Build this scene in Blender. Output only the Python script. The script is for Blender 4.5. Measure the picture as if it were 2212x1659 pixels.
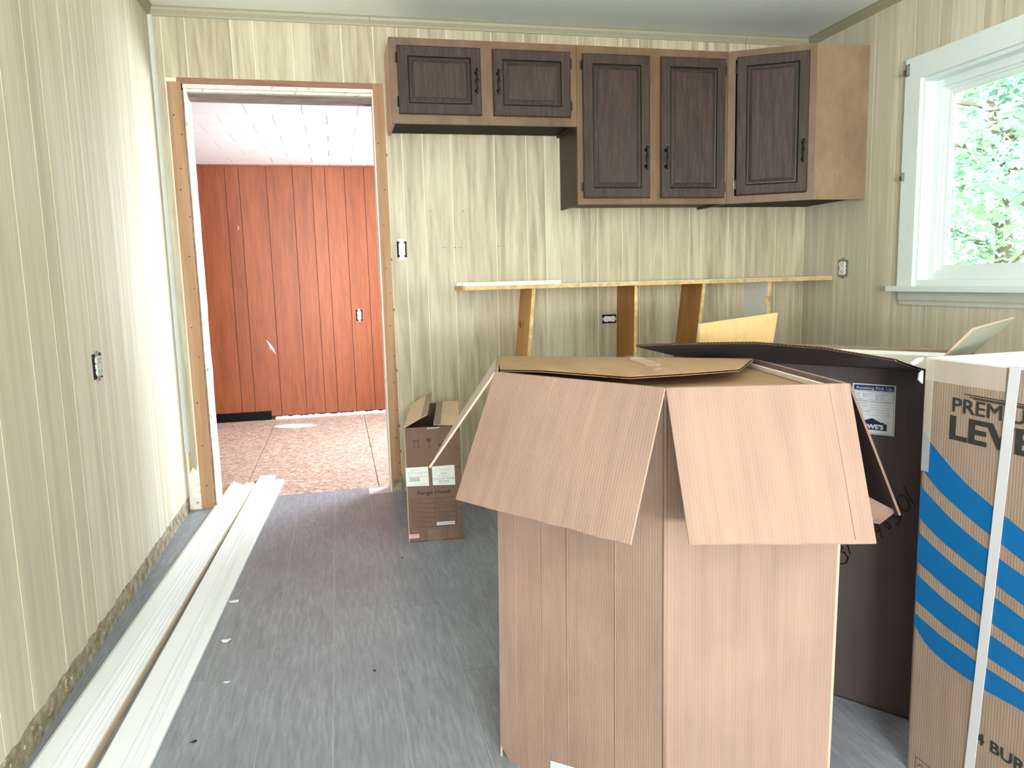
import bpy, math, random
from mathutils import Vector, Matrix, noise
random.seed(7)
V = Vector
scn = bpy.context.scene
for o in list(bpy.data.objects): bpy.data.objects.remove(o)
col = scn.collection

# ---------------------------------------------------------------- camera
YAW, PITCH, ROLL, CAMH = .222743, .136297, -.026316, 1.121614
f = V((math.sin(YAW)*math.cos(PITCH), math.cos(YAW)*math.cos(PITCH), -math.sin(PITCH)))
r = V((math.cos(YAW), -math.sin(YAW), 0)); u = r.cross(f)
r2 = r*math.cos(ROLL) + u*math.sin(ROLL); u2 = -r*math.sin(ROLL) + u*math.cos(ROLL)
cam = bpy.data.cameras.new('camera'); camo = bpy.data.objects.new('camera', cam); col.objects.link(camo)
camo.matrix_world = Matrix(((r2.x, u2.x, -f.x, 0), (r2.y, u2.y, -f.y, 0), (r2.z, u2.z, -f.z, CAMH), (0, 0, 0, 1)))
cam.sensor_fit = 'HORIZONTAL'; cam.sensor_width = 36; cam.lens = 1631.55/2212*36; cam.clip_start = .02
scn.camera = camo

# ---------------------------------------------------------------- view, sky, light
scn.view_settings.view_transform = 'Standard'; scn.view_settings.look = 'None'
scn.view_settings.gamma = 1; scn.view_settings.use_curve_mapping = False
scn.view_settings.exposure = 0.28
w = bpy.data.worlds.new('sky'); scn.world = w; w.use_nodes = True
bg = w.node_tree.nodes['Background']; bg.inputs[0].default_value = (.80, .95, 1.0, 1); bg.inputs[1].default_value = 9.0

def lamp(name, kind, loc, target, energy, color=(1, 1, 1), **kw):
    l = bpy.data.lights.new(name, kind); l.energy = energy; l.color = color
    for k, v in kw.items(): setattr(l, k, v)
    o = bpy.data.objects.new(name, l); col.objects.link(o); o.location = loc
    o.rotation_euler = (V(target)-V(loc)).to_track_quat('-Z', 'Y').to_euler()
    return o
lamp('sun', 'SUN', (0, 0, 10), (6, -1.5, 3.2), 9.0, (1, .95, .85), angle=.01)      # shines over the house onto the trees
# daylight entering through the window openings, plus an added ceiling fill
lamp('daylight_rear', 'AREA', (.25, -2.72, 1.55), (.2, 2, 1.0), 74, (.96, .96, 1.0), shape='RECTANGLE', size=1.5, size_y=1.2)
lamp('ceiling_fill', 'AREA', (.25, -2.74, .95), (.4, 1.5, 3.8), 400, (.98, 1.0, .97), shape='RECTANGLE', size=1.5, size_y=.6)  # added lamp aimed upward to brighten the ceiling
pt = lamp('portal_right', 'AREA', (2.86, 2.54, 1.53), (0, 2.54, 1.53), 1, shape='RECTANGLE', size=1.1, size_y=.9); pt.data.cycles.is_portal = True
lamp('daylight_far_room', 'AREA', (1.32, 5.35, 1.35), (-.4, 5.4, .7), 135, (.86, .94, 1.0), shape='RECTANGLE', size=1.3, size_y=1.0)
lamp('sunbeam', 'SPOT', (2.6, 5.45, 1.75), (-.38, 6.27, 0), 9000, (1, .95, .88), spot_size=math.radians(2.7), spot_blend=.25, shadow_soft_size=.01)

# ---------------------------------------------------------------- materials
MATS = {}
def nodes(name):
    m = bpy.data.materials.new(name); m.use_nodes = True; nt = m.node_tree
    b = nt.nodes['Principled BSDF']; return m, nt, b
def lin(c):
    return tuple((x/255/12.92 if x <= 10 else ((x/255+.055)/1.055)**2.4) for x in c) + (1,)
def plain(name, c, rough=.6, metal=0, var=.06, scale=30, bump=0.0, spec=.5):
    m, nt, b = nodes(name); N = nt.nodes; L = nt.links
    tc = N.new('ShaderNodeNewGeometry'); n = N.new('ShaderNodeTexNoise'); n.inputs['Scale'].default_value = scale; n.inputs['Detail'].default_value = 4
    L.new(tc.outputs['Position'], n.inputs['Vector'])
    mx = N.new('ShaderNodeMix'); mx.data_type = 'RGBA'
    l = lin(c); mx.inputs[6].default_value = tuple(x*(1-var*2) for x in l[:3])+(1,); mx.inputs[7].default_value = tuple(min(1, x*(1+var*2)) for x in l[:3])+(1,)
    L.new(n.outputs['Fac'], mx.inputs[0]); L.new(mx.outputs[2], b.inputs['Base Color'])
    b.inputs['Roughness'].default_value = rough; b.inputs['Metallic'].default_value = metal
    b.inputs['Specular IOR Level'].default_value = spec
    if bump:
        bp = N.new('ShaderNodeBump'); bp.inputs['Strength'].default_value = bump; bp.inputs['Distance'].default_value = .004
        L.new(n.outputs['Fac'], bp.inputs['Height']); L.new(bp.outputs[0], b.inputs['Normal'])
    MATS[name] = m; return m
def grain(name, cols, stretch, scale=1.0, rough=.5, dist=1.5, fine=.35, randshift=.35, bump=.1, spec=.4, mid=(.32, .5, .68), blot=0, blotcol=None, extra=None):
    """wood like streaks along one axis; cols = dark, middle, light; stretch = scale per world axis"""
    m, nt, b = nodes(name); N = nt.nodes; L = nt.links
    geo = N.new('ShaderNodeNewGeometry'); oi = N.new('ShaderNodeObjectInfo')
    mp = N.new('ShaderNodeVectorMath'); mp.operation = 'MULTIPLY'; mp.inputs[1].default_value = tuple(s*scale for s in stretch)
    L.new(geo.outputs['Position'], mp.inputs[0])
    off = N.new('ShaderNodeVectorMath'); off.operation = 'MULTIPLY_ADD'
    cb = N.new('ShaderNodeCombineXYZ')
    for i in range(3): L.new(oi.outputs['Random'], cb.inputs[i])
    L.new(cb.outputs[0], off.inputs[0]); off.inputs[1].default_value = (37, 53, 71); L.new(mp.outputs[0], off.inputs[2])
    n1 = N.new('ShaderNodeTexNoise'); n1.inputs['Scale'].default_value = 1; n1.inputs['Detail'].default_value = 3; n1.inputs['Distortion'].default_value = dist*.3
    L.new(off.outputs[0], n1.inputs['Vector'])
    sc = N.new('ShaderNodeVectorMath'); sc.operation = 'SCALE'; sc.inputs[3].default_value = 3.7; L.new(off.outputs[0], sc.inputs[0])
    n2 = N.new('ShaderNodeTexNoise'); n2.inputs['Scale'].default_value = 1; n2.inputs['Detail'].default_value = 5; n2.inputs['Roughness'].default_value = .7; L.new(sc.outputs[0], n2.inputs['Vector'])
    ma = N.new('ShaderNodeMath'); ma.operation = 'MULTIPLY_ADD'; ma.inputs[1].default_value = fine; L.new(n2.outputs['Fac'], ma.inputs[0])
    m1 = N.new('ShaderNodeMath'); m1.operation = 'MULTIPLY'; m1.inputs[1].default_value = 1-fine; L.new(n1.outputs['Fac'], m1.inputs[0]); L.new(m1.outputs[0], ma.inputs[2])
    rs = N.new('ShaderNodeMath'); rs.operation = 'MULTIPLY_ADD'; rs.inputs[1].default_value = randshift*.2; rs.inputs[2].default_value = -randshift*.1; L.new(oi.outputs['Random'], rs.inputs[0])
    ad = N.new('ShaderNodeMath'); ad.operation = 'ADD'; L.new(ma.outputs[0], ad.inputs[0]); L.new(rs.outputs[0], ad.inputs[1])
    cr = N.new('ShaderNodeValToRGB'); L.new(ad.outputs[0], cr.inputs[0])
    e = cr.color_ramp.elements; e[0].position = mid[0]; e[0].color = lin(cols[0]); e[1].position = mid[2]; e[1].color = lin(cols[2])
    x = e.new(mid[1]); x.color = lin(cols[1])
    out = cr.outputs[0]
    if blot:
        nb = N.new('ShaderNodeTexNoise'); nb.inputs['Scale'].default_value = 2.2; nb.inputs['Detail'].default_value = 2; L.new(geo.outputs['Position'], nb.inputs['Vector'])
        r_ = N.new('ShaderNodeMapRange'); r_.inputs[1].default_value = .45; r_.inputs[2].default_value = .7; r_.inputs[4].default_value = blot; L.new(nb.outputs['Fac'], r_.inputs[0])
        mx = N.new('ShaderNodeMix'); mx.data_type = 'RGBA'; L.new(r_.outputs[0], mx.inputs[0]); L.new(out, mx.inputs[6]); mx.inputs[7].default_value = lin(blotcol); out = mx.outputs[2]
    L.new(out, b.inputs['Base Color'])
    b.inputs['Roughness'].default_value = rough; b.inputs['Specular IOR Level'].default_value = spec
    if bump:
        bp = N.new('ShaderNodeBump'); bp.inputs['Strength'].default_value = bump; bp.inputs['Distance'].default_value = .002
        L.new(n2.outputs['Fac'], bp.inputs['Height']); L.new(bp.outputs[0], b.inputs['Normal'])
    MATS[name] = m; return m
def card(name, c, rough=.75, amp=.05, period=.0065, spec=.25, vary=1.0):
    """cardboard: flute ribs along UV u, mottling"""
    m, nt, b = nodes(name); N = nt.nodes; L = nt.links
    uv = N.new('ShaderNodeUVMap'); sp = N.new('ShaderNodeSeparateXYZ'); L.new(uv.outputs[0], sp.inputs[0])
    mu = N.new('ShaderNodeMath'); mu.operation = 'MULTIPLY'; mu.inputs[1].default_value = 2*math.pi/period; L.new(sp.outputs[0], mu.inputs[0])
    si = N.new('ShaderNodeMath'); si.operation = 'SINE'; L.new(mu.outputs[0], si.inputs[0])
    geo = N.new('ShaderNodeNewGeometry'); n = N.new('ShaderNodeTexNoise'); n.inputs['Scale'].default_value = 6; n.inputs['Detail'].default_value = 6; L.new(geo.outputs['Position'], n.inputs['Vector'])
    vm = N.new('ShaderNodeVectorMath'); vm.operation = 'MULTIPLY'; vm.inputs[1].default_value = (45, 3, 0); L.new(uv.outputs[0], vm.inputs[0])
    n2 = N.new('ShaderNodeTexNoise'); n2.inputs['Scale'].default_value = 1; n2.inputs['Detail'].default_value = 3; L.new(vm.outputs[0], n2.inputs['Vector'])
    a1 = N.new('ShaderNodeMath'); a1.operation = 'MULTIPLY_ADD'; a1.inputs[1].default_value = .5; L.new(n.outputs['Fac'], a1.inputs[0])
    a2 = N.new('ShaderNodeMath'); a2.operation = 'MULTIPLY'; a2.inputs[1].default_value = .5; L.new(n2.outputs['Fac'], a2.inputs[0]); L.new(a2.outputs[0], a1.inputs[2])
    a3 = N.new('ShaderNodeMath'); a3.operation = 'MULTIPLY_ADD'; a3.inputs[1].default_value = amp; L.new(si.outputs[0], a3.inputs[0]); L.new(a1.outputs[0], a3.inputs[2])
    cr = N.new('ShaderNodeValToRGB'); L.new(a3.outputs[0], cr.inputs[0]); e = cr.color_ramp.elements
    l = lin(c); e[0].position = .25; e[0].color = tuple(x*(1-.14*vary) for x in l[:3])+(1,); e[1].position = .75; e[1].color = tuple(min(1, x*(1+.12*vary)) for x in l[:3])+(1,)
    L.new(cr.outputs[0], b.inputs['Base Color'])
    b.inputs['Roughness'].default_value = rough; b.inputs['Specular IOR Level'].default_value = spec
    bp = N.new('ShaderNodeBump'); bp.inputs['Strength'].default_value = .18; bp.inputs['Distance'].default_value = .0006
    L.new(si.outputs[0], bp.inputs['Height']); L.new(bp.outputs[0], b.inputs['Normal'])
    MATS[name] = m; return m
def patchy(name, stops, scale, rough=.8, bump=.4, stretch=(1, 1, 1), detail=8, vor=False, spec=.4):
    m, nt, b = nodes(name); N = nt.nodes; L = nt.links
    geo = N.new('ShaderNodeNewGeometry'); mp = N.new('ShaderNodeVectorMath'); mp.operation = 'MULTIPLY'; mp.inputs[1].default_value = stretch; L.new(geo.outputs['Position'], mp.inputs[0])
    n = N.new('ShaderNodeTexNoise'); n.inputs['Scale'].default_value = scale; n.inputs['Detail'].default_value = detail; n.inputs['Roughness'].default_value = .65
    L.new(mp.outputs[0], n.inputs['Vector'])
    fac = n.outputs['Fac']
    if vor:
        v = N.new('ShaderNodeTexVoronoi'); v.inputs['Scale'].default_value = vor; 
        ds = N.new('ShaderNodeMix'); ds.data_type = 'VECTOR'; ds.inputs[0].default_value = .08; L.new(mp.outputs[0], ds.inputs[4]); L.new(n.outputs['Color'], ds.inputs[5]); L.new(ds.outputs[1], v.inputs['Vector'])
        s = N.new('ShaderNodeSeparateColor'); L.new(v.outputs['Color'], s.inputs[0])
        mm = N.new('ShaderNodeMath'); mm.operation = 'MULTIPLY_ADD'; mm.inputs[1].default_value = .45; L.new(s.outputs[0], mm.inputs[0])
        h = N.new('ShaderNodeMath'); h.operation = 'MULTIPLY'; h.inputs[1].default_value = .6; L.new(fac, h.inputs[0]); L.new(h.outputs[0], mm.inputs[2]); fac = mm.outputs[0]
    cr = N.new('ShaderNodeValToRGB'); L.new(fac, cr.inputs[0]); e = cr.color_ramp.elements
    e[0].position = stops[0][0]; e[0].color = lin(stops[0][1]); e[1].position = stops[-1][0]; e[1].color = lin(stops[-1][1])
    for p, c in stops[1:-1]: x = e.new(p); x.color = lin(c)
    L.new(cr.outputs[0], b.inputs['Base Color']); b.inputs['Roughness'].default_value = rough; b.inputs['Specular IOR Level'].default_value = spec
    if bump:
        bp = N.new('ShaderNodeBump'); bp.inputs['Strength'].default_value = bump; bp.inputs['Distance'].default_value = .004
        L.new(fac, bp.inputs['Height']); L.new(bp.outputs[0], b.inputs['Normal'])
    MATS[name] = m; return m

WP = ((150, 139, 115), (180, 170, 143), (198, 190, 164))
grain('panel_back', WP, (13, 13, .9), fine=.45, dist=5, rough=.45, bump=.05, blot=.35, blotcol=(166, 152, 128), mid=(.36, .5, .62), randshift=.5)
grain('panel_side', ((184, 176, 156), (199, 192, 172), (213, 208, 190)), (11, 11, .4), fine=.5, dist=3, rough=.6, bump=.05, mid=(.36, .5, .62), randshift=.45)
grain('panel_red', ((112, 57, 31), (132, 70, 40), (146, 82, 50)), (16, 16, 1.2), fine=.6, rough=.4, bump=.08, randshift=.35)
grain('vinyl', ((108, 112, 119), (130, 135, 144), (152, 157, 166)), (30, 3.2, 5), fine=.7, dist=4, rough=.38, bump=.12, randshift=.15, spec=.6, blot=.4, blotcol=(106, 104, 118))
grain('dark_oak', ((44, 34, 29), (63, 50, 44), (80, 65, 57)), (70, 70, 5), fine=.5, rough=.5, bump=.5, randshift=.1, spec=.2)
grain('cab_frame', ((86, 64, 44), (104, 80, 57), (120, 94, 68)), (9, 9, 3), fine=.3, rough=.5, bump=.05, blot=.35, blotcol=(108, 78, 60), randshift=0)
grain('oak_groove', ((26, 21, 18), (34, 28, 24), (44, 37, 32)), (30, 30, 5), rough=.4, bump=.2, randshift=0)
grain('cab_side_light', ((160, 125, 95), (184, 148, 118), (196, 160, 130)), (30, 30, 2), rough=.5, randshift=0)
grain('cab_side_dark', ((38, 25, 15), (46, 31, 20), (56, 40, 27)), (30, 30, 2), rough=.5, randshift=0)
grain('cab_side_tan', ((120, 100, 78), (136, 114, 90), (150, 128, 102)), (9, 9, 5), rough=.5, randshift=0, blot=.4, blotcol=(126, 100, 80))
grain('cab_bottom', ((70, 42, 30), (86, 54, 38), (100, 66, 48)), (8, 8, 8), rough=.6)
plain('near_black', (7, 8, 9), .6, var=.2, spec=.15)  # near black, for cabinet undersides and the far baseboard
plain('groove_light', (222, 215, 188), .6)
plain('groove_red', (58, 22, 16), .7)
plain('floor_joint', (190, 190, 194), .5)
plain('plaster_stain', (126, 100, 66), .8)
plain('gap_dark', (38, 34, 30), .9)
plain('ceiling_paint', (236, 240, 234), .8, var=.01, scale=3)
plain('tile_white', (232, 232, 236), .7, var=.01)
plain('tile_joint', (70, 70, 78), .9)
plain('crown_olive', (150, 146, 122), .5, var=.05, scale=60)
plain('crown_olive_dark', (140, 136, 106), .5, var=.05, scale=60)
grain('stud_wood', ((140, 106, 76), (162, 126, 94), (176, 142, 112)), (25, 25, 1.2), rough=.7, randshift=.1)
grain('stud_brown', ((118, 82, 66), (134, 96, 80), (150, 110, 92)), (3, 25, 25), rough=.7, randshift=.1)
grain('beam_grey', ((92, 80, 74), (118, 102, 96), (150, 134, 126)), (3, 40, 40), rough=.8, randshift=.1)
patchy('torn_white', [(.3, (150, 136, 116)), (.40, (220, 214, 204)), (.7, (236, 232, 226))], 30, rough=.85)
patchy('torn_plaster', [(.3, (96, 86, 72)), (.45, (140, 128, 108)), (.6, (168, 158, 138)), (.75, (196, 190, 176))], 28, rough=.9, bump=.7)
patchy('osb', [(.18, (104, 78, 66)), (.35, (138, 110, 96)), (.5, (158, 132, 118)), (.66, (180, 156, 142)), (.8, (210, 192, 182))], 14, rough=.5, bump=.25, stretch=(1, 1.6, 1), vor=90)
plain('white_trim', (236, 240, 242), .35, var=.01)
plain('white_trim_b', (226, 228, 222), .4, var=.01)
plain('bare_pine', (198, 176, 148), .7)
plain('window_vinyl', (226, 238, 236), .35, var=.01)
plain('window_paint', (226, 238, 236), .45, var=.02)
plain('white_paint', (214, 216, 206), .5, var=.03)
plain('white_worn', (196, 200, 190), .55, var=.06, scale=14)
plain('plastic_white', (236, 236, 230), .35, var=.01)
plain('metal_dark', (40, 37, 34), .35, .8, var=.1)
plain('metal_brass', (92, 84, 70), .3, .9, var=.1)
plain('metal_zinc', (150, 148, 140), .4, .8, var=.1)
plain('hole_black', (12, 12, 12), .9, var=.1)
grain('plywood', ((178, 126, 66), (200, 150, 88), (216, 172, 110)), (12, 12, 2), rough=.6, randshift=.2)
grain('plywood_edge', ((176, 138, 84), (202, 168, 112), (224, 196, 146)), (30, 30, 30), rough=.7, randshift=.1)
grain('board_brown', ((150, 102, 52), (170, 120, 66), (186, 136, 80)), (16, 16, 2), rough=.6, randshift=.2)
plain('melamine', (240, 242, 240), .35, var=.02)
card('card_big', (140, 116, 103), amp=.05, vary=1.5)
card('card_big_inner', (164, 132, 100), amp=.05, vary=1.4)
card('card_pale', (196, 182, 176), amp=.01)  # paler copy of the box card, brightness of a grazing view in the colour
plain('card_edge_dark', (104, 82, 70), .8, var=.15)
card('card_flute', (150, 108, 76), amp=0)
card('card_shaded', (72, 64, 63), rough=.55)  # darkened cardboard, shade on the carton and side flap put into the colour
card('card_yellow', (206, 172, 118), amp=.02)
card('card_grey', (178, 184, 166), amp=.02)
card('card_hood', (116, 92, 80), amp=.01)
card('card_hood_lit', (212, 186, 154), amp=.01)  # lighter copy of the hood card, light from above put into the colour
card('card_range', (150, 130, 116), amp=.01, rough=.5)
plain('card_edge', (176, 148, 128), .8, var=.05)
plain('tape_brown', (112, 84, 64), .25, var=.05)
plain('paper', (224, 226, 220), .6, var=.01)
plain('paper_dim', (205, 208, 214), .6, var=.01)
plain('paper_pink', (214, 160, 160), .6)
plain('paper_blue', (190, 214, 214), .6)
plain('ink_black', (34, 26, 24), .6, var=.1)
plain('ink_brown', (66, 44, 34), .6, var=.1)
plain('ink_range', (48, 50, 46), .6, var=.1)
plain('ink_grey', (112, 110, 112), .6, var=.1)
plain('ink_navy', (22, 40, 96), .5, var=.05)
plain('ink_navy_dark', (20, 28, 62), .5, var=.05)
plain('ink_blue', (2, 98, 158), .5, var=.03)
plain('marker', (14, 10, 12), .4, var=.1)
plain('foam_white', (232, 230, 224), .8, var=.02)
plain('foam_warm', (222, 210, 196), .8, var=.02)
plain('strap_white', (206, 208, 212), .3, var=.02)
plain('card_range_lit', (212, 218, 218), .35, var=.02)  # cardboard top painted pale for the bright gloss of window light
plain('chip_white', (214, 208, 198), .7, var=.1, scale=200)
plain('bark', (120, 104, 88), .9, var=.2)
plain('grass', (90, 120, 60), .9, var=.3, scale=8)
def translucent(name, c, alpha=.45, rough=.15):
    m, nt, b = nodes(name); b.inputs['Base Color'].default_value = lin(c); b.inputs['Roughness'].default_value = rough; b.inputs['Alpha'].default_value = alpha
    MATS[name] = m
translucent('clear_tape', (236, 226, 214), .28)
translucent('black_film', (50, 48, 48), .9, .12)
# window glass: mostly clear, reflects at grazing angles
m, nt, b = nodes('glass'); N = nt.nodes; L = nt.links
tr = N.new('ShaderNodeBsdfTransparent'); gl = N.new('ShaderNodeBsdfGlossy'); gl.inputs['Roughness'].default_value = .02
fr = N.new('ShaderNodeFresnel'); fr.inputs[0].default_value = 1.3; mi = N.new('ShaderNodeMixShader')
L.new(fr.outputs[0], mi.inputs[0]); L.new(tr.outputs[0], mi.inputs[1]); L.new(gl.outputs[0], mi.inputs[2]); L.new(mi.outputs[0], N['Material Output'].inputs['Surface'])
MATS['glass'] = m
# leaf: two greens, translucent
m, nt, b = nodes('leaf'); N = nt.nodes; L = nt.links
geo = N.new('ShaderNodeNewGeometry'); n = N.new('ShaderNodeTexNoise'); n.inputs['Scale'].default_value = 3; L.new(geo.outputs['Position'], n.inputs['Vector'])
cr = N.new('ShaderNodeValToRGB'); L.new(n.outputs['Fac'], cr.inputs[0]); e = cr.color_ramp.elements
e[0].position = .35; e[0].color = lin((150, 186, 176)); e[1].position = .65; e[1].color = lin((182, 204, 172)); L.new(cr.outputs[0], b.inputs['Base Color'])
b.inputs['Roughness'].default_value = .5; MATS['leaf'] = m

# ---------------------------------------------------------------- mesh builder
class MB:
    def __init__(s): s.v = []; s.f = []; s.m = []; s.mats = []
    def mi(s, m):
        if m not in s.mats: s.mats.append(m)
        return s.mats.index(m)
    def add(s, vs, fs, m):
        k = len(s.v); s.v += [V(p) for p in vs]; i = s.mi(m)
        for fc in fs: s.f.append([k+x for x in fc]); s.m.append(i)
        return s
    def box(s, a, b, m):
        (x0, y0, z0), (x1, y1, z1) = a, b
        return s.add([(x0, y0, z0), (x1, y0, z0), (x1, y1, z0), (x0, y1, z0), (x0, y0, z1), (x1, y0, z1), (x1, y1, z1), (x0, y1, z1)],
                     [(0, 3, 2, 1), (4, 5, 6, 7), (0, 1, 5, 4), (1, 2, 6, 5), (2, 3, 7, 6), (3, 0, 4, 7)], m)
    def prism(s, pts, d, m):
        """closed polygon pts (3-D) pushed along vector d"""
        n = len(pts); d = V(d); P = [V(p) for p in pts]; vs = P+[p+d for p in P]
        nrm = V((0, 0, 0))
        for i in range(n): nrm += P[i].cross(P[(i+1) % n])
        if nrm.dot(d) > 0: bot = list(range(n))[::-1]; top = list(range(n, 2*n)); side = [(i, (i+1) % n, n+(i+1) % n, n+i) for i in range(n)]
        else: bot = list(range(n)); top = list(range(n, 2*n))[::-1]; side = [(n+i, n+(i+1) % n, (i+1) % n, i) for i in range(n)]
        return s.add(vs, [bot, top]+side, m)
    def bx(s, O, ax, ay, az, lo, hi, m):
        """box in a local frame"""
        O, ax, ay, az = V(O), V(ax), V(ay), V(az)
        P = lambda i, j, k: O+ax*i+ay*j+az*k
        return s.prism([P(lo[0], lo[1], lo[2]), P(hi[0], lo[1], lo[2]), P(hi[0], hi[1], lo[2]), P(lo[0], hi[1], lo[2])], az*(hi[2]-lo[2]), m)
    def tube(s, pts, rad, m, n=8, cap=True):
        pts = [V(p) for p in pts]; k = len(pts); rad = rad if isinstance(rad, (list, tuple)) else [rad]*k
        vs = []; fs = []
        ref = None
        for i, p in enumerate(pts):
            t = (pts[min(i+1, k-1)]-pts[max(i-1, 0)]).normalized()
            if ref is None: ref = V((0, 0, 1)) if abs(t.z) < .9 else V((1, 0, 0))
            a = t.cross(ref).normalized(); b = t.cross(a)
            for j in range(n): vs.append(p+(a*math.cos(2*math.pi*j/n)+b*math.sin(2*math.pi*j/n))*rad[i])
        for i in range(k-1):
            for j in range(n): fs.append((i*n+j, (i+1)*n+j, (i+1)*n+(j+1) % n, i*n+(j+1) % n))
        if cap: fs += [list(range(n)), list(range((k-1)*n, k*n))[::-1]]
        return s.add(vs, fs, m)
    def build(s, name, parent=None, loc=None, uvdir=None, smooth=False, **props):
        me = bpy.data.meshes.new(name)
        if parent is not None: org = V(parent['_o'])
        elif loc is not None: org = V(loc)
        else:
            xs = [p.x for p in s.v]; ys = [p.y for p in s.v]; org = V(((min(xs)+max(xs))/2, (min(ys)+max(ys))/2, min(p.z for p in s.v)))
        me.from_pydata([tuple(p-org) for p in s.v], [], s.f)
        for m in s.mats: me.materials.append(MATS[m])
        uvl = me.uv_layers.new(name='UVMap')
        me.polygons.foreach_set('material_index', s.m)
        n0 = None
        for p in me.polygons:
            n = p.normal; d = V((0, 0, 1)).cross(n)
            d = d.normalized() if d.length > .05 else V((1, 0, 0))
            if uvdir is not None: d = V(uvdir); d = (d-n*d.dot(n)); d = d.normalized() if d.length > 1e-4 else V((1, 0, 0))
            if uvdir is not None:
                if n0 is None: n0 = (n.copy(), d.copy())
                if abs(n.dot(n0[0])) > .6: d = n0[1]; e2 = n0[0].cross(d)
                else: e2 = n.cross(d)
            else: e2 = n.cross(d)
            for li in p.loop_indices:
                co = me.vertices[me.loops[li].vertex_index].co+org
                uvl.data[li].uv = (co.dot(d), co.dot(e2))
            if smooth: p.use_smooth = True
        o = bpy.data.objects.new(name, me); col.objects.link(o)
        o['_o'] = tuple(org)
        if parent is not None: o.parent = parent
        else: o.location = org
        for k, v in props.items(): o[k] = v
        return o
def thing(name, loc, **props):
    o = bpy.data.objects.new(name, None); col.objects.link(o); o.location = loc; o['_o'] = tuple(loc); o.empty_display_size = .05
    for k, v in props.items(): o[k] = v
    return o
def lettering(body, O, ax, ay, size, mat, parent, name='lettering', width=None, bold=0.0, align='LEFT'):
    """flat print: O = left end of the base line, ax/ay = reading and up directions, size = cap height, width fits the line"""
    c = bpy.data.curves.new('text', 'FONT'); c.body = body; c.size = 1; c.resolution_u = 3; c.extrude = 0
    t = bpy.data.objects.new('text', c); col.objects.link(t)
    dg = bpy.context.evaluated_depsgraph_get(); me = bpy.data.meshes.new_from_object(t.evaluated_get(dg)); bpy.data.objects.remove(t)
    if not me.vertices: return None
    xs = [v.co.x for v in me.vertices]; x0, x1 = min(xs), max(xs)
    sy = size/.70; sx = sy if width is None else width/(x1-x0)
    ax, ay, O = V(ax), V(ay), V(O); n = ax.cross(ay).normalized(); org = V(parent['_o'])
    if align == 'CENTER': O = O-ax*((x1-x0)*sx/2)
    for v in me.vertices: v.co = O+ax*((v.co.x-x0)*sx)+ay*(v.co.y*sy)+n*.0007-org
    if bold:
        vs = [v.co.copy() for v in me.vertices]; fs = [tuple(p.vertices) for p in me.polygons]; nv = len(vs); V2 = []; F2 = []
        for c, (qx, qy) in enumerate(((0, 0), (-.5, -.5), (.5, -.5), (-.5, .5), (.5, .5))):
            V2 += [tuple(v+ax*(qx*bold*size)+ay*(qy*bold*size*.7)+n*(.00004*c)) for v in vs]; F2 += [tuple(i+c*nv for i in f_) for f_ in fs]
        me = bpy.data.meshes.new(name); me.from_pydata(V2, [], F2)
    me.materials.clear(); me.materials.append(MATS[mat])
    o = bpy.data.objects.new(name, me); col.objects.link(o); o.parent = parent; o['_o'] = tuple(org); return o
def strokes(polys, O, ax, ay, wdt, mat, parent, name, lift=.0007):
    """flat pen lines on a surface"""
    mb = MB(); ax, ay, O = V(ax), V(ay), V(O); n = ax.cross(ay).normalized()
    for pl in polys:
        for i in range(len(pl)-1):
            a = V(pl[i]).to_2d() if False else V((pl[i][0], pl[i][1])); b = V((pl[i+1][0], pl[i+1][1])); d = (b-a)
            if d.length < 1e-6: continue
            d.normalize(); q = V((-d.y, d.x))*wdt/2; a2 = a-d*wdt*.4; b2 = b+d*wdt*.4
            mb.add([O+ax*p.x+ay*p.y+n*lift for p in (a2-q, b2-q, b2+q, a2+q)], [(0, 1, 2, 3)], mat)
    return mb.build(name, parent)
def rect(u0, v0, u1, v1): return [(u0, v0), (u1, v0), (u1, v1), (u0, v1), (u0, v0)]
def patch(O, ax, ay, pts, mat, parent, name, lift=.0005, t=.0002):
    O, ax, ay = V(O), V(ax), V(ay); n = ax.cross(ay).normalized()
    return MB().prism([O+ax*p[0]+ay*p[1]+n*lift for p in pts], n*t, mat).build(name, parent)
X, Y, Z = V((1, 0, 0)), V((0, 1, 0)), V((0, 0, 1))

# ================================================================ SETTING
D = 4.034; XL = -.796; XR = 2.709; H = 2.44; YR = -2.6; T = .12; DF = 6.65; HF = 2.11
XA, XB = -.737, .286            # framed opening in the panelling
ZD = 2.124
STR = dict(kind='structure')
PT = .003                        # panel skin in front of the backing

def plank(P, d, mat, parent, edge):
    mb = MB().prism(P, d, mat); k = mb.mi(edge)
    for i in range(2, len(mb.m)): mb.m[i] = k
    return mb.build('plank', parent)
# floor of the room: vinyl planks on a joint coloured base
fl = MB().box((XL, YR, -.10), (XR, D, -.0014), 'floor_joint'); fl.box((-.66, D, -.10), (.226, 4.162, -.0014), 'floor_joint')
floor = fl.build('floor', **STR)
rows = [-.8035+.183*k for k in range(21)]
ends = {2: 2.336, 3: 2.589-.0, 4: 2.54, 1: 2.9, 0: 2.2, 5: 2.05}
for k in range(len(rows)-1):
    x0 = max(rows[k], XL); x1 = min(rows[k+1], XR)
    if x1-x0 < .01: continue
    e0 = ends.get(k-1, 2.0+((k*.47) % 1.22)); 
    ys = [YR]; y = e0-1.22*6
    while y < D+.2:
        if y > YR+.05: ys.append(y)
        y += 1.22
    top = 4.162 if (x0 > -.67 and x1 < .24) else D
    ys = [q for q in ys if q < top-.06]+[top]
    for a, b_ in zip(ys[:-1], ys[1:]):
        g = .0008
        MB().box((x0+g, a+g, -.0014), (x1-g, b_-g, 0), 'vinyl').build('plank', floor)

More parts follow.
